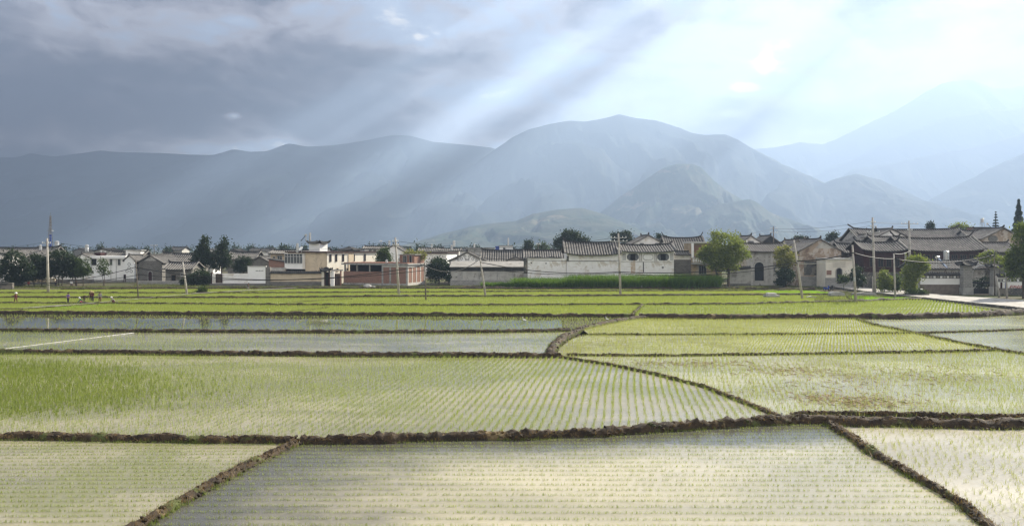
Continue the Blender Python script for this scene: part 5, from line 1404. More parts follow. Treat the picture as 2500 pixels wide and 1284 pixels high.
def conifer(label, px, d, top, bot, wpx, tiers, seed, dense=True):
    P_ = Place('conifer', label, 'tree', px, d, 0, 'conifers behind the courtyard houses'); r = np.random.default_rng(seed)
    zt, zb = P_.z(top), P_.z(bot); Vs = []; w_ = wpx/2/F*d
    n = 5200 if dense else 1300
    f = r.random(n)**.7
    if not dense: f = np.round(f*tiers)/tiers + r.normal(0, .012, n); f = np.clip(f, 0.02, 1)
    an = r.uniform(0, 2*np.pi, n) if dense else (np.round(r.uniform(0, 1, n)*7)/7*2*np.pi + r.normal(0, .12, n))
    rad = w_*f*np.sqrt(r.random(n))*(.75+.4*np.sin(f*tiers*6.28)*.4+.1*r.random(n))
    C = np.stack([rad*np.cos(an), rad*np.sin(an), zt-(zt-zb)*f-.12*rad+(0 if dense else .25*rad)], 1)
    u = np.stack([np.cos(an), np.sin(an), -.35+0*an], 1)+r.normal(0, .4, (n, 3)); u /= np.linalg.norm(u, axis=1)[:,None]
    v_ = np.cross(u, r.normal(size=(n, 3))); v_ /= np.linalg.norm(v_, axis=1)[:,None]
    s = (.34 if dense else .26)*r.uniform(.5, 1.2, n)[:,None]
    V = np.stack([C-u*s, C+v_*s*.35, C+u*s, C-v_*s*.35], 1).reshape(-1, 3)
    link_mesh('crown', np_mesh('crown', V, np.arange(n*4).reshape(-1, 4)), LEAF_CON, P_.root)
    tb = MB().tube([(0, 0, -.3), (0, 0, zb), (0, 0, zt-.2)], [.3, .22, .04], 8)
    if not dense:
        for k in range(tiers):
            q = (k+1)/tiers
            for j in range(7): a = 2*math.pi*j/7; tb.tube([(0, 0, zt-(zt-zb)*q), (w_*q*.9*math.cos(a), w_*q*.9*math.sin(a), zt-(zt-zb)*q+.1*w_)], [.06, .02], 4)
    tb.build('trunk', BARK, P_.root)
conifer('small open-branched conifer above the stained gable house', 2431, 205, 517, 566, 22, 7, 3, False)
conifer('tall dense dark conifer above the drooping tree', 2487, 210, 486, 572, 38, 6, 4)
rs = random.Random(4)
for k in range(30):
    px = 160+k*42+rs.uniform(-16, 16); d = rs.uniform(330, 520); top = rs.uniform(601, 609)
    tree('small far tree among the distant rooftops', px, d, [(px, top+4, rs.uniform(6, 13), rs.uniform(4, 7))], LEAF_DK, 260, .6, 60+k, name='far_tree', group='small far trees among the rooftops', trunk_r=.2)
# far wood behind everything
B = [(rs.uniform(-700, 700), rs.uniform(620, 900), rs.uniform(2, 6.0), rs.uniform(10, 26), 8, rs.uniform(2.5, 4.5)) for _ in range(170)]
V, Q = leaves(B, 26000, 1.1, 99, .6)
tag(link_mesh('far_woods', np_mesh('far_woods', V, Q), LEAF_DK), kind='stuff')
# maize in front of the white houses
def maize(x0, x1, d0, d1, h, seed, n):
    r = np.random.default_rng(seed)
    d = r.uniform(d0, d1, n); px = r.uniform(x0, x1, n); P = np.stack([(px-1250)/F*d, d], 1)
    V, T = blades(P, h*r.uniform(.6, 1.2, n), .09, 10, .45, .08, seed, True)
    V[:, 2] += 0
    tag(link_mesh('maize_crop', np_mesh('maize_crop', V, T), leafmat('maize_leaves', (.03,.075,.014), (.16,.26,.04), .4)), kind='stuff')
maize(1256, 1400, 160.5, 166, 2.05, 1, 1700)
maize(1388, 1562, 160.5, 166.5, 2.55, 2, 2400)
maize(1572, 1756, 160.5, 166.5, 2.6, 3, 2500)
maize(1176, 1262, 167, 170, 1.1, 4, 500)
# scrubby weeds on the margin between fields and village
pts = []
for (x0, x1, d0, d1, n) in ((-100, 1250, 164, 172, 2600), (1040, 1260, 163, 173, 1300), (1760, 2010, 158, 170, 1300), (330, 520, 166, 184, 500), (1995, 2260, 133, 150, 700), (1990, 2110, 120, 132, 300)):
    for _ in range(n):
        d = rs.uniform(d0, d1); pts.append((X(rs.uniform(x0, x1), d), d))
V, T = blades(np.array(pts), .35*RNG.uniform(.5, 1.6, len(pts)), .06, 7, .6, .2, 31)
tag(link_mesh('weeds', np_mesh('weeds', V, T), leafmat('weed_leaves', (.05,.065,.02), (.17,.18,.06), .35)), kind='stuff')

# ================================================================== road on the right with its stone edge
RZ = .28
def GZ(px, py, z): d = F*(H-z)/(py-YH); return (X(px, d), d, z)
lo = [(1985,694),(2060,704.5),(2130,714),(2200,721.5),(2262,727.5),(2330,735),(2420,744),(2520,755),(2620,767),(2900,797)]
hi = [(1985,689),(2060,697),(2130,704),(2200,709),(2262,715.5),(2330,722),(2420,727),(2520,734),(2620,741),(2900,760)]
V = [GZ(a, b, RZ) for a, b in lo]+[GZ(a, b, RZ) for a, b in hi]; n = len(lo)
m = M('worn_concrete_road', (.40,.38,.34), (.33,.31,.28), .35, c3=(.25,.23,.20), s3=.3, bscale=12, bstr=.15)
tag(MB().poly(V, [(i, i+1, n+i+1, n+i) for i in range(n-1)]).build('road', m), kind='structure')
def strip_wall(name, pts, w_, zt, mat, kind='structure', zb=-.3):
    mb = MB()
    for (a, b) in zip(pts[:-1], pts[1:]):
        a = Vector(a); b = Vector(b); t_ = (b-a); t_.z = 0; t_.normalize(); nn = Vector((t_.y, -t_.x, 0))
        q = []
        for z in (zb, zt):
            for p, o_ in ((a, 0), (b, 0), (b, w_), (a, w_)): q.append((p.x+nn.x*o_, p.y+nn.y*o_, z))
        mb.poly(q, [(0,3,2,1),(4,5,6,7),(0,1,5,4),(1,2,6,5),(2,3,7,6),(3,0,4,7)])
    return tag(mb.build(name, mat), kind=kind)
strip_wall('kerb', [GZ(a, b, RZ) for a, b in lo], .25, RZ+.10, STONE_D)
dk = M('edge_rubble', (.10,.09,.08), (.06,.055,.05), 2, c3=(.2,.18,.15), s3=1.5, bscale=6, bstr=.8, bdist=.1)
V = []; Q = []
for (a, b) in zip(lo[:-1], lo[1:]):
    for k in range(26):
        f = k/26; x, y, z = GZ(a[0]+(b[0]-a[0])*f, a[1]+(b[1]-a[1])*f, RZ)
        for q in range(3):
            s = random.uniform(.12, .32); cx, cy_, cz = x+random.uniform(-.3,.3)*.5, y-.35-random.uniform(0, .7), random.uniform(0, .22)
            mb_ = MB().blob((cx, cy_, cz), (s, s*.9, s*.7), 6, .25); o_ = len(V); V += mb_.v; Q += [tuple(i+o_ for i in f_) for f_ in mb_.f]
mb_ = MB(); mb_.v = V; mb_.f = Q
tag(mb_.build('edge_rubble', dk), kind='stuff')
P_ = Place('planter', 'low hedge in a stone-edged bed beside the road', 'planter', 2240, 137.5); r_ = P_.root
MB().box(-2.0, 1.9, -.2, 1.0, -.2, .45).build('stone_edge', STONE_D, r_)
V, Q = leaves([(P_.x(2225), .4, .75, 1.0, .7, .45), (P_.x(2245), .4, .8, 1.2, .7, .5), (P_.x(2258), .4, .6, .9, .6, .4)], 1900, .13, 41)
link_mesh('hedge_plants', np_mesh('hedge_plants', V, Q), LEAF_MD, r_)
P_ = Place('sack', 'white sack with a red mark lying behind the hedge bed', 'sack', 2249, 141); r_ = P_.root
P_.root.location.z = .6
MB().blob((0, 0, .25), (.42, .3, .32), 12, .08).build('bag_cloth', PL_CLEAN, r_, True); MB().blob((.32, -.1, .36), (.14, .12, .12), 8, .1).build('red_mark', REDP, r_, True)
MB().box(-.5, .5, -.4, .4, -.9, -.02).build('stone_seat', STONE_D, r_)

# stones and small concrete works in the fields
P_ = Place('stone_block', 'stepped grey concrete block in the bright seedbed', 'concrete block', 1887, 134.5); r_ = P_.root
MB().box(-1.15, 1.15, 0, 1.6, -.2, .42).build('lower_step', CONC, r_); MB().box(-.75, .65, .2, 1.4, .42, .78).build('upper_step', CONC_L, r_)
P_ = Place('stone_block', 'rough grey stone box with a worn top beside the roadside poles', 'concrete block', 2046, 136.5); r_ = P_.root
MB().prism([(-1.2, -.2), (1.1, -.2), (1.15, .62), (.6, .85), (-.7, .9), (-1.15, .6)], 0, 1.4).build('box_body', CONC, r_); MB().box(-1.25, 1.2, -.05, .1, .28, .36).build('ledge', STONE_L, r_)
P_ = Place('stone_block', 'long low stone block under the tall power pole', 'concrete block', 2118, 139); r_ = P_.root
MB().prism([(-2.4, -.2), (1.6, -.2), (1.5, .5), (-.4, .62), (-2.3, .5)], 0, 1.1).build('block_body', STONE_L, r_)
P_ = Place('well_head', 'pair of round concrete well rings, one higher, on the field edge', 'well', 900, 166); r_ = P_.root
MB().lathe([(.8, -.2), (.8, .62), (.62, .66), (.6, .5)], 18, -.25, 0).build('large_ring', CONC_L, r_, False); MB().lathe([(.65, -.2), (.65, .40), (.5, .43), (.48, .3)], 18, .75, -.2).build('small_ring', CONC_L, r_, False)
MB().lathe([(.5, .66), (.5, .82), (.1, .86)], 16, -.25, 0).build('lid', CONC, r_)
P_ = Place('stone_slab', 'flat stone slab lying at the foot of the leaning pole', 'stone', 1984, 133.5); r_ = P_.root
MB().prism([(-.9, -.1), (.9, -.1), (.8, .2), (-.1, .34), (-.85, .22)], 0, .8).build('slab_body', CONC, r_)
P_ = Place('marker_post', 'short pale marker post on the bank where the paths meet', 'post', 1908, F*H/(1023-YH)); r_ = P_.root
MB().tube([(0, 0, -.1), (.01, 0, .27)], [.055, .045], 8).build('shaft', CONC_L, r_); MB().lathe([(.045, 0), (.05, .03), (.02, .06)], 8, .01, 0, .27).build('cap', CONC, r_)
# white plastic strip across the water
a, b = G(2, 853), G(325, 813); mb = MB(); n = 40; V = []; Q = []
for i in range(n+1):
    f = i/n; x, y = a[0]+(b[0]-a[0])*f, a[1]+(b[1]-a[1])*f; wv = .12*mnoise.noise((i*.5, 3, 0))
    V += [(x+wv-.12, y-.09, .015), (x+wv, y, .05+.02*mnoise.noise((i*.9, 1, 0))), (x+wv+.12, y+.09, .015)]
for i in range(n): q = i*3; Q += [(q, q+1, q+4, q+3), (q+1, q+2, q+5, q+4)]
tag(mb.poly(V, Q).build('plastic_strip', CONC_L), 'narrow white plastic strip laid slantwise across the flooded paddy', 'plastic strip')
# muddy footpath by the workers
m = M('pale_mud', (.22,.20,.17), (.14,.125,.10), 1.2, rough=.55, c3=(.32,.30,.27), s3=.8)
def ribbon(name, pts, w_, z, mat):
    p = resample([G(*q) for q in pts], .6); V = []; n = len(p)
    for i, (x, y) in enumerate(p):
        k = w_*(1+.5*mnoise.noise((i*.21, 4, 1))); V += [(x, y-k, z), (x, y+k, z)]
    return tag(MB().poly(V, [(2*i, 2*i+1, 2*i+3, 2*i+2) for i in range(n-1)]).build(name, mat), kind='structure')
ribbon('mud_path', [(60,757),(150,751),(200,747),(300,738),(380,730),(470,721),(600,713),(700,708),(780,705)], 1.3, .33, m)

# ================================================================== poles and wires
pA = pole('thick pale concrete pole between the roadside trees', 115, 582, 118, 716, .24, arms=[(.9, .75)])
pB = pole('thin dark wooden pole in front of the old stone house', 331, 634, 338, 729, .11, WOODP)
pC = pole('short pale concrete pole leaning beside the small bush', 446, 640, 457, 721, .19)
pD = pole('tall pale concrete pole in front of the brick building', 965, 580, 974, 720, .24, arms=[(.7, .5), (1.35, .55)])
pE = pole('dark wooden pole standing out in the bright paddy', 1036.5, 641, 1040, 735, .12, WOODP)
pF = pole('leaning concrete pole in front of the long grey shed', 1171, 626, 1186, 724, .19)
pG = pole('tall concrete pole with many white insulators in front of the white houses', 1509.5, 570, 1515, 722, .22, arms=[(.75, 1.35), (1.35, 1.5)])
pI = pole('strongly leaning grey pole in front of the peeling house', 1938, 586, 1960, 731, .2)
pJ = pole('plain grey pole carrying a small meter box on the right paddies', 2081, 598, 2090, 740, .2)
MB().box(-.42, -.2, -.32, -.05, 3.2, 3.9).build('meter_box', METAL, pJ.root)
pK = pole('tallest power pole with staggered crossarms beside the road', 2130, 531, 2136, 719, .24, arms=[(.9, .4), (1.6, .55), (2.6, 1.1)])
MB().box(-.2, .2, -.5, -.25, 11.0, 11.6).build('fuse_box', CABLE, pK.root)
pM = pole('slim pale concrete pole between the bushes', 2182, 619, 2186, 729, .17)
pN = pole('dark wooden pole hung with a coil of black cable beside the iron gate', 2427, 617, 2429, 722, .13, WOODP, d=139.5)
tb = MB()
for dz, rr in ((0, .42), (.05, .38)):
    tb.tube([(-1.0+rr*math.cos(a), -.25+dz, 7.1+rr*math.sin(a)) for a in [2*math.pi*k/16 for k in range(17)]], .06, 5)
tb.tube([(.1+.3*math.cos(a), -.25, 7.3+.3*math.sin(a)) for a in [2*math.pi*k/14 for k in range(15)]], .06, 5)
tb.build('cable_coil', CABLE, pN.root)
pO = pole('short leaning concrete stub post at the end of the slogan wall', 2431, 674, 2441, 731, .2, d=135)
pP = pole('slim concrete post in front of the slogan wall', 2455.5, 656, 2459, 733, .17, d=133)
pQ = pole('thin concrete post paired with the tallest power pole', 2129.5, 674, 2131, 716, .09, POLE, d=146)
pH = pole('dark pole with two crossarms rising behind the gate house', 1888, 553, 1889, 620, .17, WOODP, d=212, arms=[(.5, .95), (1.6, 1.0)], group='poles rising behind the houses')
pL = pole('stout concrete pole with a long T-shaped arm in front of the great wooden house', 2219, 539, 2222, 668, .26, d=160, arms=[(.6, 1.7), (1.9, .5)], group='poles rising behind the houses')
pS = pole('thin pole with one crossarm above the old stone houses', 376, 597, 377, 626, .10, WOODP, d=225, arms=[(.3, .9)], group='poles rising behind the houses')
pT = pole('thin pole above the small white house', 930, 587, 931, 612, .1, WOODP, d=238, arms=[(.3, .35)], group='poles rising behind the houses')
pU = pole('small pole above the dark roof behind the courtyard wall', 1314, 593, 1314, 632, .1, WOODP, d=192, arms=[(.3, .5)], group='poles rising behind the houses')
pV = pole('thin pale pole on the small white gable by the far trees', 1667, 578, 1667, 600, .07, WOODP, d=240, arms=[(.3, .4)], group='poles rising behind the houses')

def along(P_, py):      # a point on the pole at photograph row py
    a = P_.top; b = P_.root.location; f = (Z(py, P_.d)-b.z)/(a.z-b.z); return Vector(b).lerp(a, f)+Vector((0, -.2, 0))
end_left = Vector((X(-120, 150), 150, Z(676, 150))); end_left2 = Vector((X(-120, 150), 150, Z(684, 150)))
W = 'black telephone cables strung along the field edge'
wire('black cable sagging past the roadside trees to the dark wooden pole', end_left, along(pB, 652), 2.0, .035, W)
wire('lower black cable sagging past the roadside trees to the dark wooden pole', end_left2, along(pB, 672), 1.3, .03, W)
wire('black cable between the two dark wooden poles crossing the cream wall', along(pB, 653), along(pE, 648), 2.1, .04, W)
wire('lower black cable between the two dark wooden poles crossing the white compound wall', along(pB, 670), along(pE, 660), 1.2, .03, W)
wire('black cable from the dark wooden pole to the leaning pole by the shed', along(pE, 648), along(pF, 632), 1.5, .04, W)
wire('black cable across the long grey shed to the pole with many insulators', along(pF, 640), along(pG, 663), .9, .045, W)
wire('lower black cable across the shed and the tall courtyard wall', along(pF, 655), along(pG, 666), .6, .035, W)
wire('thin straight cable along the top of the tall courtyard wall', along(pF, 630), along(pG, 636), .25, .03, W)
wire('black cable in front of the ornate white house and the bright tree', along(pG, 664), along(pI, 641), .7, .05, W)
wire('lower black cable in front of the ornate white house', along(pG, 667), along(pI, 645), 1.0, .035, W)
wire('thick black cable in front of the peeling house', along(pI, 637), along(pJ, 617), .3, .06, W)
wire('pale cable in front of the peeling house', along(pI, 643), along(pJ, 626), .4, .03, W, mat=CONC_L)
wire('thick black cable from the meter box pole past the tallest power pole', along(pJ, 617), along(pM, 632), .3, .05, W)
wire('thick black cable sagging over the bamboo-like bush to the coil', along(pM, 632), along(pN, 622), .95, .06, W)
wire('bright taut cable from the slim pole to the stout concrete pole', along(pM, 619), along(pL, 612), .3, .03, W, mat=CONC_L)
W = 'power lines above the rooftops'
far_l = Vector((X(-150, 190), 190, Z(612, 190)))
for k, (dz, off) in enumerate(((-.6, 'upper'), (-1.3, 'lower'))):
    o_ = Vector((0, 0, dz))
    wire(f'{off} power line from the picture edge to the thick pale pole', far_l+o_, pA.top+o_, .5, .015, W)
    wire(f'{off} power line from the thick pale pole past the pair of tall trees', pA.top+o_, pD.top+o_, 2.2, .015, W)
    wire(f'{off} power line from the pole by the brick building to the pole with many insulators', pD.top+o_, pG.top+o_, 1.5, .018, W)
    wire(f'{off} power line from the pole with many insulators over the balcony house', pG.top+o_, pH.top+o_, 1.3, .016, W)
    wire(f'{off} power line from the dark crossarm pole to the tallest power pole', pH.top+o_*.9, pK.top+o_*1.1, .6, .016, W)
    wire(f'{off} power line from the tallest power pole to the stout T-shaped pole', pK.top+o_*1.4, pL.top+o_*.8, .15, .018, W)

# lattice radio mast
P_ = Place('radio_mast', 'thin lattice radio mast with a vertical blue sign rising over the roadside trees', 'mast', 123, 330); r_ = P_.root
zt = P_.z(527); w0, w1 = .95, .18; lt = MB(); n = 16
for k in range(4):
    sx, sy = ((-1,-1),(1,-1),(1,1),(-1,1))[k]; lt.tube([(sx*w0, sy*w0, 0), (sx*w1, sy*w1, zt)], .07, 5)
for i in range(n):
    za, zb = zt*i/n, zt*(i+1)/n; wa, wb = w0+(w1-w0)*i/n, w0+(w1-w0)*(i+1)/n
    for sy in (-1, 1): lt.tube([(-wa, sy*wa, za), (wb, sy*wb, zb)], .04, 4); lt.tube([(wa, sy*wa, za), (-wb, sy*wb, zb)], .04, 4); lt.tube([(-wa, sy*wa, za), (wa, sy*wa, za)], .04, 4)
lt.build('lattice', WOODP, r_)
MB().box(-.9, .9, -.9, .9, P_.z(563.5), P_.z(562.5)).build('platform', CONC, r_); MB().tube([(0, 0, zt), (0, 0, P_.z(519))], .05, 5).build('antenna', WOODP, r_)
for k in range(6): MB().box(.1, .95, -.95, -.85, P_.z(578+k*6)-.0, P_.z(573+k*6)).build('sign_panel', BLUE, r_)
# ================================================================== people, birds, scooters
def body_mesh(J, bones, radii, mats, seg_mat, base_r=1.0):
    """skin a joint skeleton into one continuous surface; each face takes the material of its nearest bone"""
    names = list(J); idx = {n: i for i, n in enumerate(names)}
    me = bpy.data.meshes.new('body'); me.from_pydata([J[n] for n in names], [(idx[a], idx[b]) for a, b in bones], [])
    o = bpy.data.objects.new('body_tmp', me); COL.objects.link(o)
    sk = o.modifiers.new('skin', 'SKIN'); sk.use_smooth_shade = True
    for i, n in enumerate(names):
        r = radii[n]; me.skin_vertices[0].data[i].radius = (r, r) if not hasattr(r, '__len__') else r
        me.skin_vertices[0].data[i].use_root = (n == 'pelvis')
    sd = o.modifiers.new('sub', 'SUBSURF'); sd.levels = 1; sd.render_levels = 1
    dg = bpy.context.evaluated_depsgraph_get()
    out = bpy.data.meshes.new_from_object(o.evaluated_get(dg)); bpy.data.objects.remove(o)
    out.name = 'body'; out.materials.clear()
    for m_ in mats: out.materials.append(m_)
    segs = [(Vector(J[a]), Vector(J[b]), seg_mat.get((a, b), 0)) for a, b in bones]
    for p in out.polygons:
        c = p.center; best = 1e9
        for a, b, k in segs:
            d = b-a; f = max(0, min(1, (c-a).dot(d)/max(d.length_squared, 1e-9))); q = (c-a-d*f).length
            if q < best: best = q; p.material_index = k
        p.use_smooth = True
    return out

SKIN = M('skin', (.33,.20,.13), (.28,.165,.105), 6, rough=.6, bstr=.05)
HAIR = M('black_hair', (.012,.011,.011), (.02,.018,.017), 8, rough=.6)
STRAWHAT = M('straw_hat', (.38,.31,.15), (.32,.25,.12), 8)
WHITECAP = M('white_headcloth', (.72,.72,.72), (.62,.62,.62), 5)
DKRED = M('dark_red_cloth', (.10,.022,.026), (.07,.018,.02), 4)
NAVY = M('dark_trousers', (.022,.022,.03), (.035,.033,.04), 4)
PURPLE = M('purple_cloth', (.16,.09,.30), (.12,.07,.24), 4)
TEAL = M('green_cloth', (.02,.12,.09), (.015,.09,.07), 4)
BROWN = M('brown_cloth', (.07,.045,.035), (.05,.033,.026), 4)
GREYC = M('grey_cloth', (.22,.21,.21), (.16,.155,.16), 4)
PINK = M('pink_cloth', (.45,.10,.13), (.36,.08,.10), 4)
def hand_fingers(J, bones, radii, side, wrist, direction):
    d = Vector(direction).normalized(); s = Vector((0, 0, 1)).cross(d)
    s = s.normalized() if s.length > .1 else Vector((0, 1, 0))
    palm = Vector(wrist)+d*.075; J[side+'palm'] = tuple(palm); radii[side+'palm'] = (.036, .02); bones.append((side+'wrist', side+'palm'))
    for k, (o_, l) in enumerate(((-.03, .068), (-.01, .082), (.01, .076), (.03, .058))):
        a = palm+d*.03+s*o_; b = a+d*l*.55+Vector((0, .008, -.004)); c = b+d*l*.4+Vector((0, .018, -.012))
        for nm, p, r in ((f'{side}f{k}a', a, .0105), (f'{side}f{k}b', b, .0095), (f'{side}f{k}c', c, .008)): J[nm] = tuple(p); radii[nm] = r
        bones += [(side+'palm', f'{side}f{k}a'), (f'{side}f{k}a', f'{side}f{k}b'), (f'{side}f{k}b', f'{side}f{k}c')]
    t0 = Vector(wrist)+d*.045-s*.04; t1 = t0+d*.045-s*.02
    J[side+'t0'] = tuple(t0); radii[side+'t0'] = .012; J[side+'t1'] = tuple(t1); radii[side+'t1'] = .0095
    bones += [(side+'palm', side+'t0'), (side+'t0', side+'t1')]

def person(label, px, py, pose, top, bottom, hat=None, yaw=0., scale=1., d=None, sleeves=True, group='people working at the edge of the fields', zoff=0.):
    """pose gives joints in metres: x = figure's right-left, y = forwards (towards -y), z up"""
    if d is None: d = F*H/(py-YH)
    P_ = Place('person', label, 'person', px, d, yaw, group); P_.root.location.z = Z(py, d)+zoff; P_.root.scale = (scale,)*3
    J = {}; Jp = dict(pose)
    J.update({k: Jp[k] for k in ('pelvis', 'waist', 'chest', 'neck', 'head', 'crown')})
    radii = dict(pelvis=(.155, .12), waist=(.14, .105), chest=(.175, .12), neck=.058, head=(.082, .095), crown=.07)
    bones = [('pelvis', 'waist'), ('waist', 'chest'), ('chest', 'neck'), ('neck', 'head'), ('head', 'crown')]
    for s in 'LR':
        for k, r in (('sho', .066), ('elb', .046), ('wrist', .03), ('hip', .095), ('knee', .066), ('ankle', .044), ('toe', .034)):
            J[s+k] = Jp[s+k]; radii[s+k] = r
        bones += [('chest', s+'sho'), (s+'sho', s+'elb'), (s+'elb', s+'wrist'), ('pelvis', s+'hip'), (s+'hip', s+'knee'), (s+'knee', s+'ankle'), (s+'ankle', s+'toe')]
    for s in 'LR':
        hand_fingers(J, bones, radii, s, J[s+'wrist'], Vector(J[s+'wrist'])-Vector(J[s+'elb']))
    hv = (Vector(J['crown'])-Vector(J['neck'])).normalized(); fw = Vector(Jp.get('face', (0, -1, 0))).normalized()
    J['nose'] = tuple(Vector(J['head'])+fw*.105); radii['nose'] = .018; bones.append(('head', 'nose'))
    sm = {}
    for b in bones:
        k = 0
        if b[0] in ('pelvis', 'waist', 'chest') and b[1] in ('waist', 'chest'): k = 1
        if b[0] == 'chest' and b[1][1:] == 'sho': k = 1
        if b[1][1:] in ('elb',) or (b[1][1:] == 'wrist' and sleeves): k = 1
        if b[1][1:] in ('hip', 'knee', 'ankle') and len(b[1]) > 3: k = 2
        if b[1][1:] == 'toe': k = 3
        sm[b] = k
    me = body_mesh(J, bones, radii, [SKIN, top, bottom, NAVY], sm)
    link_mesh('body', me, None, P_.root)
    c = Vector(J['head']); side = hv.cross(fw).normalized()
    fa = MB()
    for q in (-1, 1): fa.blob(tuple(c+fw*.088+side*q*.035+hv*.012), .012, 6, 0)
    fa.build('eye_pair', HAIR, P_.root)
    rot = hv.to_track_quat('Z', 'Y')
    def cap(prof, nm, mat):
        mb = MB().lathe(prof, 14); mb.v = [tuple(rot @ Vector(v)+c) for v in mb.v]; mb.build(nm, mat, P_.root, True)
    cap([(.098, -.02), (.112, .03), (.108, .09), (.075, .145), (.02, .165)], 'hair', HAIR)
    if hat == 'straw': cap([(.27, .05), (.26, .065), (.13, .10), (.12, .18), (.02, .22)], 'straw_hat', STRAWHAT)
    if hat == 'white': cap([(.125, -.04), (.135, .04), (.13, .11), (.09, .175), (.02, .2)], 'headcloth', WHITECAP)
    if hat == 'sun': cap([(.24, .03), (.235, .045), (.13, .07), (.12, .16), (.02, .2)], 'sun_hat', WHITECAP)
    if hat == 'red': cap([(.125, -.04), (.135, .04), (.13, .11), (.09, .175), (.02, .2)], 'headcloth', PINK)
    return P_

def standing(stride=.08, arm=.06, lean=0., bend=.0):
    p = dict(pelvis=(0, 0, .90), waist=(0, -.02-lean*.3, 1.08), chest=(0, -.02-lean*.8, 1.28), neck=(0, -.03-lean, 1.43), head=(0, -.05-lean*1.2, 1.54), crown=(0, -.05-lean*1.25, 1.63))
    for s, q in (('L', -1), ('R', 1)):
        p[s+'sho'] = (q*.185, -.02-lean*.9, 1.37); p[s+'elb'] = (q*(.235+arm), .02-lean+q*stride*.5, 1.09); p[s+'wrist'] = (q*(.21+arm*.6), -.10-lean+q*stride, .85)
        p[s+'hip'] = (q*.095, 0, .85); p[s+'knee'] = (q*.11, -.03-q*stride, .47); p[s+'ankle'] = (q*.115, .02-q*stride*1.6, .07); p[s+'toe'] = (q*.125, -.15-q*stride*1.6, .035)
    return p
def holding():
    p = standing(.02, .05)
    for s, q in (('L', -1), ('R', 1)): p[s+'elb'] = (q*.26, -.04, 1.10); p[s+'wrist'] = (q*.10, -.28, 1.12)
    return p
def hips():
    p = standing(.03, .0)
    for s, q in (('L', -1), ('R', 1)): p[s+'elb'] = (q*.38, .04, 1.16); p[s+'wrist'] = (q*.20, -.06, 1.0)
    return p
def stooping():
    p = dict(pelvis=(0, .12, .86), waist=(0, -.06, .98), chest=(0, -.30, 1.02), neck=(0, -.45, .96), head=(0, -.55, .90), crown=(0, -.64, .86), face=(0, -.3, -1))
    for s, q in (('L', -1), ('R', 1)):
        p[s+'sho'] = (q*.18, -.36, .98); p[s+'elb'] = (q*.21, -.42, .68); p[s+'wrist'] = (q*.15, -.50, .42)
        p[s+'hip'] = (q*.095, .12, .80); p[s+'knee'] = (q*.12, .0, .45); p[s+'ankle'] = (q*.12, .10, .07); p[s+'toe'] = (q*.13, -.08, .035)
    return p
def squatting():
    p = dict(pelvis=(0, .18, .30), waist=(0, .08, .47), chest=(0, -.08, .66), neck=(0, -.17, .80), head=(0, -.24, .90), crown=(0, -.26, .99), face=(0, -1, -.4))
    for s, q in (('L', -1), ('R', 1)):
        p[s+'sho'] = (q*.175, -.12, .74); p[s+'elb'] = (q*.27, -.30, .50); p[s+'wrist'] = (q*.12, -.48, .36)
        p[s+'hip'] = (q*.10, .16, .28); p[s+'knee'] = (q*.20, -.24, .50); p[s+'ankle'] = (q*.15, .02, .08); p[s+'toe'] = (q*.17, -.17, .035)
    return p
person('person in dark red and a white sun hat walking apart from the others', 38, 742, standing(.13, .02, .05), DKRED, DKRED, 'sun', 70)
person('person in a purple shirt standing with hands on hips', 166, 743, hips(), PURPLE, NAVY, None, 160, 1., None, False)
person('person in green squatting with a pale red headcloth', 199, 743, squatting(), TEAL, PINK, 'white', -60)
person('person in dark brown stooping deep over the seedbed', 205, 738, stooping(), BROWN, BROWN, None, 70)
person('person in dark red standing behind, wearing a yellow straw hat', 222, 737.5, standing(.02, .04), DKRED, NAVY, 'straw', 20)
person('person in maroon holding a bundle and wearing a pale straw hat', 226.5, 739, holding(), DKRED, NAVY, 'straw', -10)
person('person in a grey top standing straight with bare dark hair', 244, 740, standing(.03, .03), GREYC, DKRED, None, 30)
person('person in a white headcloth squatting alone at the end of the group', 277, 741.5, squatting(), GREYC, DKRED, 'white', -70)
person('person in grey-brown walking along a far bank below the white compound wall', 605, 711.5, standing(.16, .03, .12), BROWN, GREYC, None, 80, .95)
person('small person in bright red standing by the beige mud wall', 70, 696, standing(.05, .03), REDP, NAVY, None, 10, .9, 171, group='people standing by the roadside trees', zoff=-.55)
person('person in black standing between the roadside tree trunks', 136, 697, standing(.05, .03), NAVY, NAVY, None, 40, 1, 172, group='people standing by the roadside trees', zoff=-.6)
person('person in a white shirt talking beside the white yard wall', 174, 696, standing(.04, .05), WHITECAP, NAVY, None, 70, 1, 174, group='people standing by the roadside trees', zoff=-.6)
person('person in dark clothes facing the one in the white shirt', 187, 696, standing(.04, .03), BROWN, NAVY, None, -80, 1, 174, group='people standing by the roadside trees', zoff=-.6)

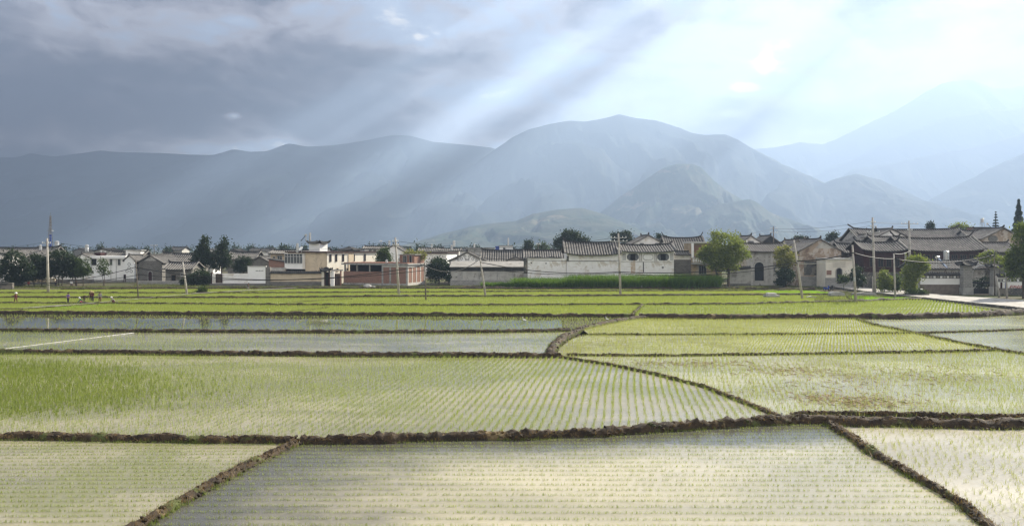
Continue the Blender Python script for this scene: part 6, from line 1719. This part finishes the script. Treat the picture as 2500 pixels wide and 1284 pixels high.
def egret(label, px, py, yaw, s=1.):
    d = F*H/(py-YH); P_ = Place('egret', label, 'bird', px, d, yaw, 'white egrets in the flooded paddy'); P_.root.scale = (s,)*3; r = P_.root
    mb = MB().tube([(-.34, 0, .40), (-.24, 0, .43), (-.06, 0, .46), (.10, 0, .50), (.17, 0, .56), (.15, 0, .66), (.13, 0, .75), (.18, 0, .83), (.24, 0, .84), (.29, 0, .83)], [.01, .06, .11, .085, .042, .028, .025, .03, .035, .012], 10)
    mb.build('body', PL_CLEAN, r, True)
    for q in (-1, 1):
        MB().poly([(.08, q*.09, .52), (-.12, q*.125, .53), (-.36, q*.05, .42), (-.14, q*.12, .40), (.06, q*.10, .44), (-.12, q*.08, .46)], [(0,1,2,3,4), (0,4,5), (4,3,5), (3,2,5), (2,1,5), (1,0,5)]).build('wing', CERAM, r)
        MB().tube([(-.02, q*.05, .40), (-.05, q*.05, .22), (-.01, q*.05, 0), (.06, q*.05, 0)], [.016, .012, .01, .008], 6).build('leg', CABLE, r)
    MB().tube([(.28, 0, .832), (.42, 0, .81)], [.014, .003], 6).build('beak', STRAWHAT, r)
egret('white egret wading with lowered tail in the middle of the open water', 1279, 789, 160, .8)
egret('white egret close to the earth path corner', 1482, 786, 200, .7)

def scooter(label, px, d, yaw, col):
    P_ = Place('motor_scooter', label, 'scooter', px, d, yaw, 'scooters parked by the arched door'); r = P_.root
    for x in (-.62, .62):
        w_ = MB(); n = 18
        w_.tube([(x+.24*math.cos(2*math.pi*k/n), 0, .28+.24*math.sin(2*math.pi*k/n)) for k in range(n+1)], .055, 6).build('wheel', CABLE, r)
        MB().tube([(x, -.05, .28), (x, .05, .28)], .11, 10).build('hub', METAL, r)
    MB().prism([(-.85, .45), (-.3, .34), (.25, .30), (.42, .42), (.50, .95), (.42, .97), (.28, .50), (-.1, .46), (-.22, .66), (-.8, .70)], -.13, .13).build('fairing', col, r)
    MB().prism([(-.78, .70), (-.20, .67), (-.15, .74), (-.45, .80), (-.8, .78)], -.14, .14).build('seat', CABLE, r)
    MB().tube([(.62, 0, .28), (.46, 0, .98)], .035, 6).build('fork', METAL, r); MB().tube([(.42, -.32, 1.02), (.46, 0, 1.0), (.42, .32, 1.02)], .022, 6).build('handlebar', CABLE, r)
    MB().blob((.54, 0, .88), (.06, .08, .07), 8, 0).build('headlight', CERAM, r)
    return P_
scooter('blue motor scooter parked in front of the moulded facade', 2019, 156, 25, BLUE)
scooter('dark motor scooter parked beside the blue one', 2029, 157, 40, CABLE)
